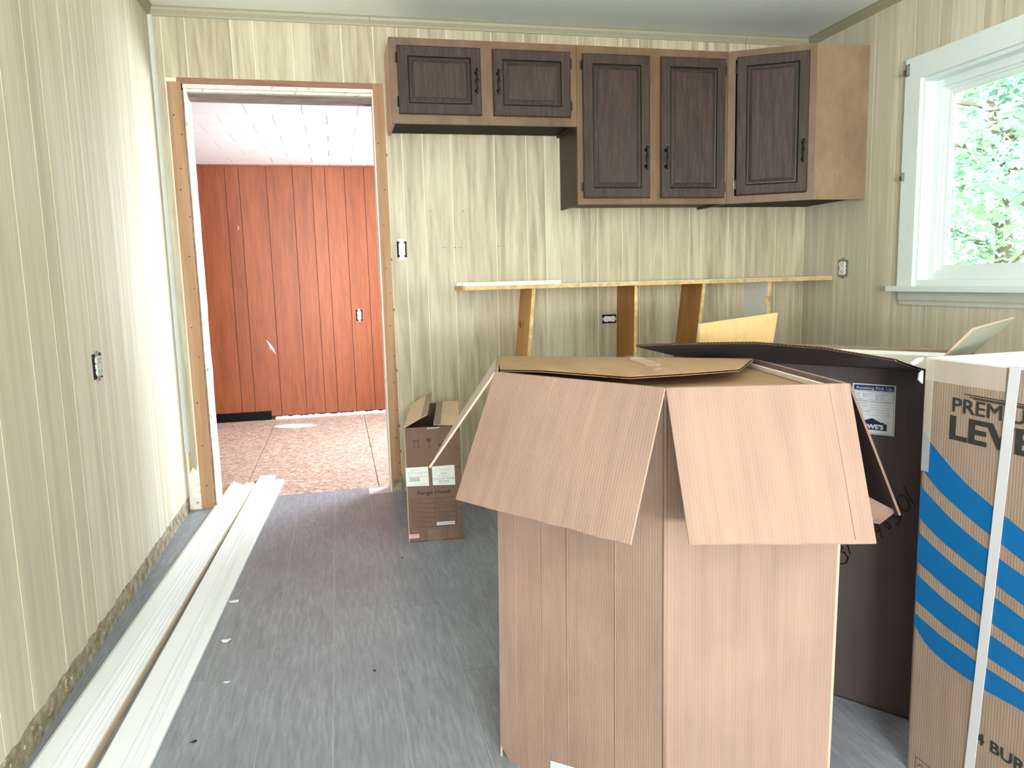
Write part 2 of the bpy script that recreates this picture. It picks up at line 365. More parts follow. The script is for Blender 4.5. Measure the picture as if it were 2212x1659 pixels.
# back wall with the door opening
wb = MB()
wb.box((XL-.1, D, 0), (XA+.06, D+T, H), 'groove_light'); wb.box((XB-.06, D, 0), (XR+.1, D+T, H), 'groove_light'); wb.box((XA+.06, D, ZD-.02), (XB-.06, D+T, H), 'groove_light')
wall_back = wb.build('wall_back', **STR)
bb = [XL+.012, -.742, -.636, -.43, -.327, -.145, .09, .245, .366, .472, .619, .849, 1.022, 1.125, 1.318, 1.42, 1.566, 1.666, 1.811, 1.97, 2.042, 2.213, 2.316, 2.515, XR]
CH = 2.402
def jag(x0, x1, z, amp, n=6):
    return [(x0+(x1-x0)*i/n, z+random.uniform(-amp, amp)) for i in range(n+1)]
for a, b_ in zip(bb[:-1], bb[1:]):
    g = .0022; a += g; b_ -= g
    if a > XA-.01 and b_ < XB+.01: pl = [(p, q) for p, q in jag(a, b_, ZD, .002)]+[(b_, CH), (a, CH)]
    elif a < XB < b_: pl = [(XB+.004, .0), (b_, 0), (b_, CH), (a, CH), (a, ZD), (XB+.004, ZD)]
    else: pl = [(a, 0), (b_, 0), (b_, CH), (a, CH)]
    plank([(p, D, q) for p, q in pl], (0, -PT, 0), 'panel_back', wall_back, 'groove_light')
# strip of bare plaster left of the door near the floor
MB().prism([(-.79, D-PT, 0)]+[(-.79, D-PT, .17), (-.765, D-PT, .22), (-.75, D-PT, .2), (-.738, D-PT, .26), (-.738, D-PT, 0)], (0, -.002, 0), 'torn_white').build('bare_plaster', wall_back)

# left wall
wall_left = MB().box((XL-.1, YR-.1, 0), (XL, D, H), 'groove_light').build('wall_left', **STR)
lb = [YR, -2.4, -2.22, -2.12, -1.9, -1.68, -1.58, -1.4, -1.2, -1.08, -.85, -.66, -.55, -.32, -.12, .0, .23, .42, .53, .76, .96, 1.07, 1.3, 1.49, 1.6, 1.81, 1.985, 2.219, 2.399, 2.507, 2.713, 2.816, 2.973, 3.095, 3.243, 3.465, 3.59, 3.72, 3.88, D-.012]
for a, b_ in zip(lb[:-1], lb[1:]):
    g = .0022; a += g; b_ -= g
    n = max(3, int((b_-a)/.03)); bot = jag(a, b_, .074, .006, n)
    plank([(XL, p, q) for p, q in bot]+[(XL, b_, CH), (XL, a, CH)], (PT, 0, 0), 'panel_side', wall_left, 'groove_light')
ts = MB().prism([(XL, p, q) for p, q in jag(YR, D-.01, .083, .004, 200)]+[(XL, D-.01, 0), (XL, YR, 0)], (.002, 0, 0), 'torn_plaster')
ts.build('torn_plaster', wall_left)
# ragged flakes hanging over the torn band
fk = MB()
for i in range(110):
    y = random.uniform(.4, 3.98); z = random.uniform(.01, .07); s = random.uniform(.004, .018)
    P = [(XL+.002, y+s*math.cos(t)*random.uniform(.5, 1.6), z+s*.7*math.sin(t)*random.uniform(.5, 1)) for t in [j*math.pi/3 for j in range(6)]]
    fk.prism(P, (random.uniform(.001, .004), 0, 0), 'torn_plaster')
fk.build('plaster_flake', wall_left, kind='stuff')

# right wall with the window opening
WY0, WY1, WZ0, WZ1 = 1.95, 3.135, 1.055, 2.0
wr = MB()
wr.box((XR, YR-.1, 0), (XR+.16, WY0, H), 'groove_light'); wr.box((XR, WY1, 0), (XR+.16, D+T, H), 'groove_light')
wr.box((XR, WY0, 0), (XR+.16, WY1, WZ0-.03), 'groove_light'); wr.box((XR, WY0, WZ1+.03), (XR+.16, WY1, H), 'groove_light')
wall_right = wr.build('wall_right', **STR)
rb = [D, 3.896, 3.732, 3.475, 3.301, 3.2, 3.05, 2.98, 2.81, 2.7, 2.5, 2.4, 2.25, 2.15, 2.0, 1.84, 1.77, 1.6, 1.5, 1.3, 1.19, .98, .8, .68, .45, .26, .15, -.08, -.28, -.4, -.6, -.8, -.92, -1.15, -1.35, -1.46, -1.7, -1.9, -2.0, -2.3, YR]
for b_, a in zip(rb[:-1], rb[1:]):
    g = .0022; a += g; b_ -= g
    if b_ <= WY0 or a >= WY1: segs = [(a, b_, 0, CH)]
    else:
        lo, hi = max(a, WY0), min(b_, WY1); segs = [(a, b_, 0, WZ0-.03), (a, b_, WZ1+.03, CH)]
        if a < WY0: segs.append((a, WY0, WZ0-.03, WZ1+.03))
        if b_ > WY1: segs.append((WY1, b_, WZ0-.03, WZ1+.03))
    if len(segs) > 1: segs = segs[:2]+segs[2:]
    for p, q, z0, z1 in segs: plank([(XR, p, z0), (XR, q, z0), (XR, q, z1), (XR, p, z1)], (-PT, 0, 0), 'panel_side', wall_right, 'groove_light')

# wall behind the camera with its window opening, ceiling
wf = MB()
wf.box((XL-.1, YR-.12, 0), (-.55, YR, H), 'panel_side'); wf.box((1.05, YR-.12, 0), (XR+.1, YR, H), 'panel_side')
wf.box((-.55, YR-.12, 0), (1.05, YR, .9), 'panel_side'); wf.box((-.55, YR-.12, 2.15), (1.05, YR, H), 'panel_side')
wf.build('wall_front', **STR)
win2 = thing('window_2', (.25, YR-.06, .9), **STR)
for a, b_ in (((-.55, .9), (-.5, 2.15)), ((1.0, .9), (1.05, 2.15)), ((-.5, .9), (1.0, .95)), ((-.5, 2.1), (1.0, 2.15)), ((.23, .95), (.27, 2.1))):
    MB().box((a[0], YR-.09, a[1]), (b_[0], YR-.03, b_[1]), 'window_vinyl').build('frame', win2)
MB().box((XL-.1, YR-.12, H), (XR+.16, D+T, H+.1), 'ceiling_paint').build('ceiling', **STR)

# crown mouldings, in lengths
def crown(name, segs, inward):
    t = thing(name, segs[0][0], **STR)
    for A, B_ in segs:
        A, B_ = V(A), V(B_); d = B_-A; i = V(inward)
        pr = [(0, -.042), (.006, -.042), (.010, -.032), (.018, -.018), (.020, -.006), (.026, 0), (0, 0)]
        q = [A+i*p+Z*h for p, h in pr]
        mb = MB().prism(q, d, 'crown_olive')
        mb.build('crown_length', t, uvdir=tuple(d.normalized()))
    return t
crown('trim_back', [((XL, D-PT, H), (.0705-.14+.3, D-PT, H)), ((.233, D-PT, H), (2.3, D-PT, H)), ((2.302, D-PT, H), (XR, D-PT, H))], (0, -1, 0))
crown('trim_left', [((XL+PT, YR, H), (XL+PT, 1.2, H)), ((XL+PT, 1.202, H), (XL+PT, D-PT, H))], (1, 0, 0))
crown('trim_right', [((XR-PT, YR, H), (XR-PT, 1.4, H)), ((XR-PT, 1.402, H), (XR-PT, D-PT, H))], (-1, 0, 0))
# old stains and scuffs
def blot(par, P, ax, ay, w_, h_, mat, name):
    P, ax, ay = V(P), V(ax), V(ay); n = ax.cross(ay)
    MB().prism([P+ax*(w_*math.cos(a)*random.uniform(.7, 1.1))+ay*(h_*math.sin(a)*random.uniform(.7, 1.1)) for a in [i*math.pi/5 for i in range(10)]], n*.0003, mat).build(name, par)
for px, pz, w_, h_ in ((.565, 1.303, .02, .0012), (.622, 1.302, .005, .004), (.640, 1.300, .003, .003), (.655, 1.302, .008, .0015), (.683, 1.302, .004, .0015), (.775, 1.303, .003, .0015), (.857, 1.304, .005, .003), (.885, 1.305, .004, .003), (.672, 1.49, .0025, .008), (.5, 1.492, .02, .0008)):
    blot(wall_back, (px, D-PT-.0002, pz), X, Z, w_, h_, 'plaster_stain', 'stain')
# slim cove in the left back corner
tc = thing('trim_corner', (XL, D, 0), **STR)
MB().prism([(XL+PT, D-PT, .3), (XL+.024, D-PT, .3), (XL+.02, D-.012, .3), (XL+.012, D-.02, .3), (XL+PT, D-.024, .3)], (0, 0, 2.1), 'white_worn').build('cove', tc)

# ---------------------------------------------------------------- doorway framing (door_1)
dr = thing('door_1', (-.22, D, 0), **STR)
def stud(x0, x1, y0, y1, z0, z1, mat, name, rag=0):
    mb = MB(); n = 24 if rag else 1; L = []; R = []
    for i in range(n+1):
        z = z0+(z1-z0)*i/n; L.append((x0+random.uniform(-rag, rag), y0, z)); R.append((x1+random.uniform(-rag, rag), y0, z))
    return mb.prism(L+R[::-1], (0, y1-y0, 0), mat).build(name, dr)
stud(XA, -.674, D-.006, D+.05, 0, ZD-.02, 'stud_wood', 'stud')
stud(-.674, -.668, D-.004, D+.09, 0, ZD-.06, 'beam_grey', 'stud_edge', .001)
stud(-.668, -.655, D+.005, D+T+.01, 0, ZD-.04, 'torn_white', 'drywall_edge', .0015)
stud(.232, XB, D-.006, D+.05, .0, ZD, 'stud_wood', 'stud')
stud(.226, .232, D-.002, D+T+.01, 0, ZD-.04, 'torn_white', 'drywall_edge', .0012)
MB().box((XA+.045, D-.005, 2.096), (.232, D+.02, ZD), 'stud_brown').build('header', dr)
MB().prism([(-.668, D+.02, p) for p in ()] or [(-.668, D+.0, 2.078), (.226, D+.0, 2.078), (.226, D+.0, 2.096), (-.668, D+.0, 2.096)], (0, .03, 0), 'torn_white').build('drywall_edge', dr)
hb = MB()
hb.box((-.668, D+.02, 2.066), (.226, D+.06, 2.080), 'torn_white')
hb.build('drywall_edge', dr)
MB().box((-.668, D+.055, 2.036), (.226, D+.11, 2.075), 'beam_grey').build('beam', dr)
MB().box((-.668, D+.108, 2.042), (.226, D+T+.01, 2.11), 'torn_white').build('drywall_edge', dr)
# nails left in the studs
nm = MB()
for z in [1.95, 1.86, 1.70, 1.6, 1.47, 1.28, 1.12, .93, .78, .55, .33, .12]:
    for x in (-.70+random.uniform(-.02, .02),): nm.tube([(x, D-.0055, z), (x, D-.0075, z)], .0035, 'metal_dark', 6)
for z in [1.83, 1.6, 1.42, 1.2, 1.07, .9, .74, .6, .45, .3, .16, .1]:
    for x in (.262+random.uniform(-.015, .02),): nm.tube([(x, D-.0055, z), (x, D-.0075, z)], .0035, 'metal_dark', 6)
nm.build('nail', dr, kind='stuff')
for z in (1.77, 1.24, .98, .66, .36, .22):
    MB().prism([(XB-.004, D-.008, z), (XB+.006, D-.008, z-.004), (XB+.002, D-.008, z+.012), (XB-.006, D-.008, z+.01)], (0, .003, 0), 'beam_grey').build('splinter', dr)
# bottom of right stud, chewed
MB().prism([(.232, D-.007, 0), (XB+.012, D-.007, 0), (XB+.014, D-.007, .05), (XB+.0, D-.007, .11), (XB-.012, D-.007, .06), (.245, D-.007, .075), (.232, D-.007, .05)], (0, -.006, 0), 'torn_plaster').build('torn_plaster', dr)

# ---------------------------------------------------------------- the room beyond
FX0, FX1 = -1.9, 1.25
floor_far = MB().box((FX0, 4.162, -.1), (FX1, DF, -.012), 'gap_dark').build('floor_far', **STR)
for x0, x1 in ((FX0, -1.78), (-1.78, -.5625), (-.5625, .169), (.169, FX1)):
    for y0, y1 in ((4.162, DF),):
        MB().box((x0+.002, y0+.001, -.012), (x1-.002, y1, -.0005), 'osb').build('subfloor_panel', floor_far)
ceiling_far = MB().box((FX0-.1, D+T, HF+.008), (FX1+.1, DF+.1, HF+.3), 'tile_joint').build('ceiling_far', **STR)
yy = [4.145+.2985*k for k in range(10)]
for k in range(9):
    y0, y1 = max(yy[k], D+T), min(yy[k+1], DF)
    if y1 <= y0+.02: continue
    off = [-.447, -.622][(k+1) % 2]; x = off-.31*6
    while x < FX1:
        a, b_ = max(x, FX0), min(x+.31, FX1)
        if b_-a > .02: MB().box((a+.0018, y0+.0018, HF), (b_-.0018, y1-.0018, HF+.008), 'tile_white').build('ceiling_tile', ceiling_far)
        x += .31
wall_far = MB().box((FX0-.1, DF, 0), (FX1+.1, DF+.1, HF+.2), 'groove_red').build('wall_far', **STR)
fb = [FX0, -1.72, -1.62, -1.42, -1.2, -1.055, -.835, -.728, -.515, -.307, -.153, -.047, .111, .273, .38, .55, .7, .8, .98, 1.13, FX1]
for a, b_ in zip(fb[:-1], fb[1:]):
    plank([(a+.0022, DF, .03), (b_-.0022, DF, .03), (b_-.0022, DF, HF-.012), (a+.0022, DF, HF-.012)], (0, -PT, 0), 'panel_red', wall_far, 'groove_red')
for k_ in range(4):
    strokes([[(-.600+.010*k_, .675-.012*k_), (-.582+.012*k_, .64-.014*k_), (-.572+.012*k_, .60-.014*k_)]], V((0, DF-PT, 0)), X, Z, .004, 'paper_dim', wall_far, 'scuff')
strokes([[(-.76, 1.62), (-.755, 1.60), (-.762, 1.595)]], V((0, DF-PT, 0)), X, Z, .004, 'paper_dim', wall_far, 'scuff')
MB().box((FX0, DF-.014, HF-.014), (FX1, DF, HF), 'panel_red').build('ceiling_strip', wall_far)
MB().prism([(p, DF-PT, q) for p, q in jag(-.57, .6, .022, .006, 60)]+[(.6, DF-PT, 0), (-.57, DF-PT, 0)], (0, -.012, 0), 'torn_white').build('torn_plaster', wall_far)
MB().box((FX0, DF-.016, 0), (-.6, DF-.004, .075), 'near_black').build('baseboard', wall_far)
# the partition seen from the far room, side walls of the far room
wn = MB().box((FX0-.1, D+T, 0), (-.80, D+T+.01, HF), 'panel_red'); wn.box((.34, D+T, 0), (FX1+.1, D+T+.01, HF), 'panel_red'); wn.build('wall_partition', **STR)
MB().box((FX0-.1, D+.0, 0), (FX0, DF+.1, HF+.2), 'panel_red').build('wall_far_left', **STR)
wr2 = MB()
wr2.box((FX1, D+T, 0), (FX1+.1, 4.7, HF+.2), 'panel_red'); wr2.box((FX1, 6.0, 0), (FX1+.1, DF+.1, HF+.2), 'panel_red')
wr2.box((FX1, 4.7, 0), (FX1+.1, 6.0, .85), 'panel_red'); wr2.box((FX1, 4.7, 1.9), (FX1+.1, 6.0, HF+.2), 'panel_red')
wr2.build('wall_far_right', **STR)
MB().box((FX0-.1, D+T-.0, H-.12), (XL-.09, D+T+.1, H+.1), 'ceiling_paint').build('trim_outer', **STR)

# ---------------------------------------------------------------- window_1 in the right wall
wn1 = thing('window_1', (XR, 2.55, WZ0), **STR)
cx = XR-PT
def wpart(a, b_, mat, name): return MB().box(a, b_, mat).build(name, wn1)
CW = .098
MB().prism([(cx, WY1, WZ0-.01), (cx, WY1+CW, WZ0-.01), (cx, WY1+CW, WZ1+.105), (cx, WY1, WZ1)], (-.018, 0, 0), 'window_paint').build('casing', wn1)
MB().prism([(cx, WY0, WZ0-.01), (cx, WY0-CW, WZ0-.01), (cx, WY0-CW, WZ1+.105), (cx, WY0, WZ1)], (-.018, 0, 0), 'window_paint').build('casing', wn1)
MB().prism([(cx, WY1+CW, WZ1+.105), (cx, WY0-CW, WZ1+.105), (cx, WY0, WZ1+.001), (cx, WY1, WZ1+.001)], (-.018, 0, 0), 'window_paint').build('casing', wn1)
wpart((XR-.06, WY0-CW-.02, WZ0-.035), (XR+.05, WY1+CW+.03, WZ0-.01), 'window_paint', 'window_sill')
MB().prism([(cx, WY0-CW, WZ0-.035), (cx-.018, WY0-CW, WZ0-.035), (cx-.018, WY0-CW, WZ0-.075), (cx-.012, WY0-CW, WZ0-.085), (cx-.012, WY0-CW, WZ0-.1), (cx, WY0-CW, WZ0-.1)], (0, WY1-WY0+2*CW-.01, 0), 'white_worn').build('apron', wn1)
for a, b_ in (((XR-.004, WY1-.016, WZ0-.01), (XR+.12, WY1, WZ1)), ((XR-.004, WY0, WZ0-.01), (XR+.12, WY0+.016, WZ1)), ((XR-.004, WY0+.016, WZ1-.016), (XR+.12, WY1-.016, WZ1)), ((XR-.004, WY0+.016, WZ0-.01), (XR+.12, WY1-.016, WZ0+.018))):
    wpart(a, b_, 'window_paint', 'jamb')
def ring(y0, y1, z0, z1, w_, x0, x1, mat, name):
    for a, b_ in (((x0, y0, z0), (x1, y0+w_, z1)), ((x0, y1-w_, z0), (x1, y1, z1)), ((x0, y0+w_, z0), (x1, y1-w_, z0+w_)), ((x0, y0+w_, z1-w_), (x1, y1-w_, z1))): wpart(a, b_, mat, name)
ring(WY0+.016, WY1-.016, WZ0+.018, WZ1-.016, .034, XR+.055, XR+.12, 'window_vinyl', 'outer_frame')
ring(WY0+.05, WY1-.05, WZ0+.052, WZ1-.05, .012, XR+.07, XR+.11, 'window_vinyl', 'stop')
ring(WY0+.062, WY1-.062, WZ0+.064, WZ1-.062, .022, XR+.08, XR+.105, 'window_vinyl', 'sash')
wpart((XR+.088, WY0+.084, WZ0+.086), (XR+.092, WY1-.084, WZ1-.084), 'glass', 'pane')
# small curtain hardware on the casing
def bracket(y, z, s, label):
    t = thing('curtain_bracket', (cx-.018, y, z), label=label, category='bracket')
    MB().box((cx-.0195, y-.008*s, z-.016*s), (cx-.018, y+.008*s, z+.016*s), 'metal_zinc').build('plate', t)
    MB().box((cx-.034, y-.007*s, z-.014*s), (cx-.0195, y-.005*s, z+.012*s), 'metal_zinc').build('arm', t)
    MB().box((cx-.034, y+.004*s, z-.014*s), (cx-.0195, y+.006*s, z+.002*s), 'metal_zinc').build('arm', t)
bracket(WY1+CW-.014, 2.055, 1.7, 'small metal curtain bracket at the top corner of the window casing')
bracket(WY1+CW-.012, 1.566, 1.2, 'small metal bracket halfway up the left window casing')

# ---------------------------------------------------------------- outlets and the switch
def device(name, P, ax, n, label, cat, kind='outlet', rot=0, tone='plastic_white', s=1.0, wx=1.0, back='hole_black'):
    """P centre on the wall face, ax = right, n = out of the wall"""
    ax, n, P = V(ax), V(n), V(P); up = Z.copy()
    if rot: ax, up = up, -ax
    t = thing(name, P, label=label, category=cat)
    ax = ax*wx
    B = lambda u0, v0, u1, v1, w0, w1, m, nm, par=t: MB().bx(P, ax, up, n, (u0*s, v0*s, w0), (u1*s, v1*s, w1), m).build(nm, par)
    B(-.025, -.042, .025, .042, .0005, .0015, back, 'wall_box')
    if kind == 'switch':
        B(-.011, -.052, .011, .052, .003, .005, 'plastic_white', 'yoke')
        B(-.016, -.03, .016, .03, .005, .012, 'plastic_white', 'switch_body')
        B(-.006, -.012, .006, .012, .012, .014, 'paper_dim', 'toggle_slot')
        B(-.003, -.006, .003, .008, .014, .022, 'plastic_white', 'toggle')
        B(-.018, .040, .018, .054, .003, .006, 'plastic_white', 'ear'); B(-.018, -.054, .018, -.040, .003, .006, 'plastic_white', 'ear')
    else:
        B(-.008, -.05, .008, .05, .002, .0035, 'metal_zinc', 'yoke')
        for c in (-.0195, .0195):
            pts = []
            for i in range(16):
                a = 2*math.pi*i/16; pts.append(P+ax*(.0165*math.cos(a)*s)+up*((c+max(-.0135, min(.0135, .017*math.sin(a))))*s)+n*.0035)
            f_ = MB().prism(pts, n*.006, tone).build('receptacle', t)
            mb = MB()
            for du in (-.006, .006): mb.bx(P, ax, up, n, ((du-.001)*s, (c-.001)*s, .0096), ((du+.001)*s, (c+.007)*s, .0100), 'hole_black')
            mb.bx(P, ax, up, n, (-.002*s, (c-.009)*s, .0096), (.002*s, (c-.005)*s, .01), 'hole_black'); mb.build('slot', f_)
        B(-.014, -.007, .014, .007, .002, .008, tone, 'bridge')
    return t
device('light_switch', (.342, D-PT, 1.297), X, -Y, 'white light switch without cover plate beside the doorway', 'switch', 'switch')
device('wall_outlet', (1.483, D-PT, .893), X, -Y, 'sideways uncovered outlet behind the wooden supports under the counter board', 'outlet', rot=1)
device('wall_outlet', (XR-PT, 3.548+.12, 1.14), -Y, -X, 'uncovered outlet on the right wall between cabinets and window', 'outlet', s=1.1, wx=1.5, back='metal_zinc')
device('wall_outlet', (XL+PT, 2.75, .875), Y, X, 'loose uncovered outlet low on the left wall', 'outlet', tone='white_worn', s=1.0, wx=1.9)
device('wall_outlet', (.175, DF-PT, .858), X, -Y, 'uncovered outlet on the red panelled wall beyond the doorway', 'outlet', s=1.1)

# ================================================================ UPPER CABINETS
FY = 3.72; CT = 2.257
def cab_door(par, O, ax, n, u0, u1, v0, v1, hinge_side, handle_v, mat='dark_oak'):
    O, ax, n = V(O), V(ax), V(n)
    P = lambda u_, v_, w_: O+ax*u_+Z*v_+n*w_
    rings = [(0, 0), (0, .015), (.005, .019), (.047, .019), (.051, .012), (.056, .0095), (.060, .0095), (.074, .016), (.0755, .019)]
    mb = MB(); vs = []
    for ins, w_ in rings: vs += [P(u0+ins, v0+ins, w_), P(u1-ins, v0+ins, w_), P(u1-ins, v1-ins, w_), P(u0+ins, v1-ins, w_)]
    fs = []
    for k in range(len(rings)-1):
        for j in range(4): a = k*4+j; b2 = k*4+(j+1) % 4; fs.append((a, b2, b2+4, a+4))
    mb.add(vs, fs, mat); kk = mb.mi('oak_groove')
    for i in range(len(mb.m)):
        if i//4 in (3, 4, 5): mb.m[i] = kk
    d = mb.build('cabinet_door', par)
    i = .0755; MB().bx(O, ax, Z, n, (u0+i, v0+i, .006), (u1-i, v1-i, .0192), mat).build('raised_panel', d)
    # handle: turned bar on two posts
    hu = (u1-.024) if hinge_side == 'L' else (u0+.024); v = handle_v
    hb = MB()
    zs = [-.058, -.054, -.048, -.042, -.036, -.030, -.012, -.006, 0, .006, .012, .030, .036, .042, .048, .054, .058]
    rs = [.0015, .006, .004, .008, .004, .0045, .004, .006, .0085, .006, .004, .0045, .004, .008, .004, .006, .0015]
    hb.tube([P(hu, v+z, .042) for z in zs], rs, 'metal_dark', 8)
    for q in (-.040, .040):
        hb.tube([P(hu, v+q, .018), P(hu, v+q, .022), P(hu, v+q, .030), P(hu, v+q, .042)], [.010, .006, .004, .0045], 'metal_dark', 8)
    hb.build('handle', d, smooth=True)
    hs = u0-.006 if hinge_side == 'L' else u1+.006
    for q in (v0+.055, v1-.055):
        h = MB().bx(O, ax, Z, n, (hs-.007, q-.02, .0008), (hs+.007, q+.02, .003), 'metal_brass')
        h.tube([P(u0-.001 if hinge_side == 'L' else u1+.001, q-.024, .012), P(u0-.001 if hinge_side == 'L' else u1+.001, q+.024, .012)], .0045, 'metal_dark', 8)
        h.build('hinge', d)
    return d
def cabinet(label, x0, x1, z0, z1, mid, left_mat, right_mat, bottom_mat):
    t = thing('wall_cabinet', ((x0+x1)/2, D-PT, z0), label=label, category='cabinet', group='upper kitchen cabinets')
    yb = D-PT-.001
    MB().box((x0, FY+.018, z0+.0), (x0+.015, yb, z1), left_mat).build('side_panel', t)
    MB().box((x1-.015, FY+.018, z0+.0), (x1, yb, z1), right_mat).build('side_panel', t)
    MB().box((x0+.015, FY+.018, z1-.015), (x1-.015, yb, z1), 'cab_side_dark').build('top_panel', t)
    MB().box((x0+.015, FY+.018, z0+.012), (x1-.015, yb, z0+.026), bottom_mat).build('bottom_panel', t)
    MB().box((x0+.015, yb-.008, z0+.026), (x1-.015, yb, z1-.015), 'cab_bottom').build('back_panel', t)
    ff = MB()
    for a, b_ in (((x0, z0), (x0+.05, z1)), ((x1-.05, z0), (x1, z1)), ((mid-.035, z0+.045), (mid+.035, z1-.05)), ((x0+.05, z0), (x1-.05, z0+.045)), ((x0+.05, z1-.05), (x1-.05, z1))):
        ff.box((a[0], FY, a[1]), (b_[0], FY+.018, b_[1]), 'cab_frame')
    ff.build('face_frame', t)
    return t
c1 = cabinet('low double-door dark brown wall cabinet nearest the doorway', .297, 1.208, 1.87, CT, .755, 'cab_side_light', 'cab_side_dark', 'near_black')
cab_door(c1, (0, FY, 0), X, -Y, .332, .727, 1.911, 2.219, 'L', 2.064)
cab_door(c1, (0, FY, 0), X, -Y, .785, 1.174, 1.911, 2.219, 'R', 2.064)
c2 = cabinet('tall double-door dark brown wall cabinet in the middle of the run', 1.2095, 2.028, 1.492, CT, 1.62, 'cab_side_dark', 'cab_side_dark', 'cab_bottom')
cab_door(c2, (0, FY, 0), X, -Y, 1.238, 1.591, 1.522, 2.217, 'L', 1.719)
cab_door(c2, (0, FY, 0), X, -Y, 1.652, 2.008, 1.522, 2.217, 'R', 1.719)
# corner cabinet
c3 = thing('wall_cabinet', (2.45, D-PT, 1.492), label='single-door dark brown corner cabinet with bare tan side panel', category='cabinet', group='upper kitchen cabinets')
A3, B3 = V((2.0295, FY, 0)), V((2.405, 3.513, 0)); d3 = (B3-A3); L3 = d3.length; d3.normalize(); n3 = d3.cross(Z)
yb = D-PT-.001; xr = XR-PT-.001
foot = [(2.0295, FY), (2.405, 3.513), (xr, 3.513), (xr, yb), (2.0295, yb)]
ff = MB(); 
for a, b_ in (((0, 1.492), (.038, CT)), ((L3-.04, 1.492), (L3, CT)), ((.038, 1.492), (L3-.04, 1.53)), ((.038, CT-.045), (L3-.04, CT))):
    ff.bx(A3, d3, Z, n3, (a[0], a[1], -.018), (b_[0], b_[1], 0), 'cab_frame')
ff.build('face_frame', c3)
MB().box((2.405, 3.513, 1.492), (xr, 3.528, CT), 'cab_side_tan').build('side_panel', c3)
MB().box((2.0295, FY+.02, 1.492), (2.04, yb, CT), 'cab_side_dark').build('side_panel', c3)
inn = [(2.04, FY+.02), (2.405, 3.529), (xr, 3.529), (xr, yb), (2.04, yb)]
MB().prism([(p, q, 1.504) for p, q in inn], (0, 0, .014), 'near_black').build('bottom_panel', c3)
MB().prism([(p, q, CT-.015) for p, q in inn], (0, 0, .014), 'cab_side_dark').build('top_panel', c3)
MB().box((2.04, yb-.008, 1.518), (xr, yb, CT-.015), 'cab_bottom').build('back_panel', c3)
MB().box((xr-.008, 3.53, 1.518), (xr, yb-.01, CT-.015), 'cab_bottom').build('back_panel', c3)
cab_door(c3, (A3.x, A3.y, 0), d3, n3, .045, .395, 1.532, 2.222, 'L', 1.735)

# ================================================================ COUNTER FRAME along the back wall
cf = thing('counter_frame', (1.66, D-PT, 0), label='long narrow wooden counter board on upright supports along the back wall', category='counter')
yw = D-PT-.001
MB().prism([(.612, 3.775, 1.078), (.622, 3.755, 1.078), (2.703, 3.755, 1.078), (2.703, yw, 1.078), (.612, yw, 1.078)], (0, 0, .018), 'plywood_edge').build('top_board', cf)
MB().prism([(.612, 3.775, 1.0965), (.622, 3.757, 1.0965), (2.703, 3.757, 1.0965), (2.703, yw, 1.0965), (.612, yw, 1.0965)], (0, 0, .003), 'white_worn').build('laminate', cf, label='chipped white laminate top')
def support(xt, xbm, th, face, edge, notch=False):
    """upright board seen on its left face; leans if xt differs from xbm"""
    z1 = 1.0775; yf = 3.775; dx = (xt-xbm)
    prof = [(yw, 0), (yf, 0), (yf, z1), (yw, z1)]
    if notch: prof = [(yw, 0), (yf, 0), (yf, .965), (yf+.02, .967), (yf+.02, .99), (yf+.015, .998), (yf, 1.0), (yf, z1), (yw, z1)]
    mb = MB(); mb.prism([(xbm+dx*z/z1, y, z) for y, z in prof], (th*.96, 0, 0), edge)
    o = mb.build('support_board', cf)
    s = MB(); q = [(y if y == yw else y+.001, z) for y, z in prof]
    s.prism([(xbm+dx*z/z1-.0012, y, z) for y, z in q], (.001, 0, 0), face); s.build('face_veneer', o)
    return o
b1 = support(.975, .868, .018, 'plywood', 'plywood_edge')
MB().prism([(.943-.0014+.0*a, 3.92+.012*math.cos(a), .89+.022*math.sin(a)) for a in [i*math.pi/7 for i in range(14)]], (-.0012, 0, 0), 'cab_side_dark').build('knot', b1)
support(1.533, 1.515, .018, 'board_brown', 'plywood_edge')
support(1.925, 1.80, .018, 'board_brown', 'plywood_edge')
support(2.32, 2.29, .018, 'melamine', 'plywood_edge', True)
def strip(P0, P1, w_, h_, label):
    P0, P1 = V(P0), V(P1); d = P1-P0; q = d.cross(Z).normalized()*w_
    mb = MB().prism([P0, P0+q, P0+q*.7+Z*h_, P0+Z*h_], d, 'plastic_white')
    o = mb.build('trim_strip', label=label, category='trim strip', group='white strips on the counter board'); return o
strip((.625, 3.84, 1.0997), (1.13, 3.80, 1.0997), .03, .017, 'front white strip lying on the counter board, the longer one')
strip((.615, 3.99, 1.0997), (1.09, 3.98, 1.0997), .03, .017, 'rear white strip lying on the counter board against the wall')

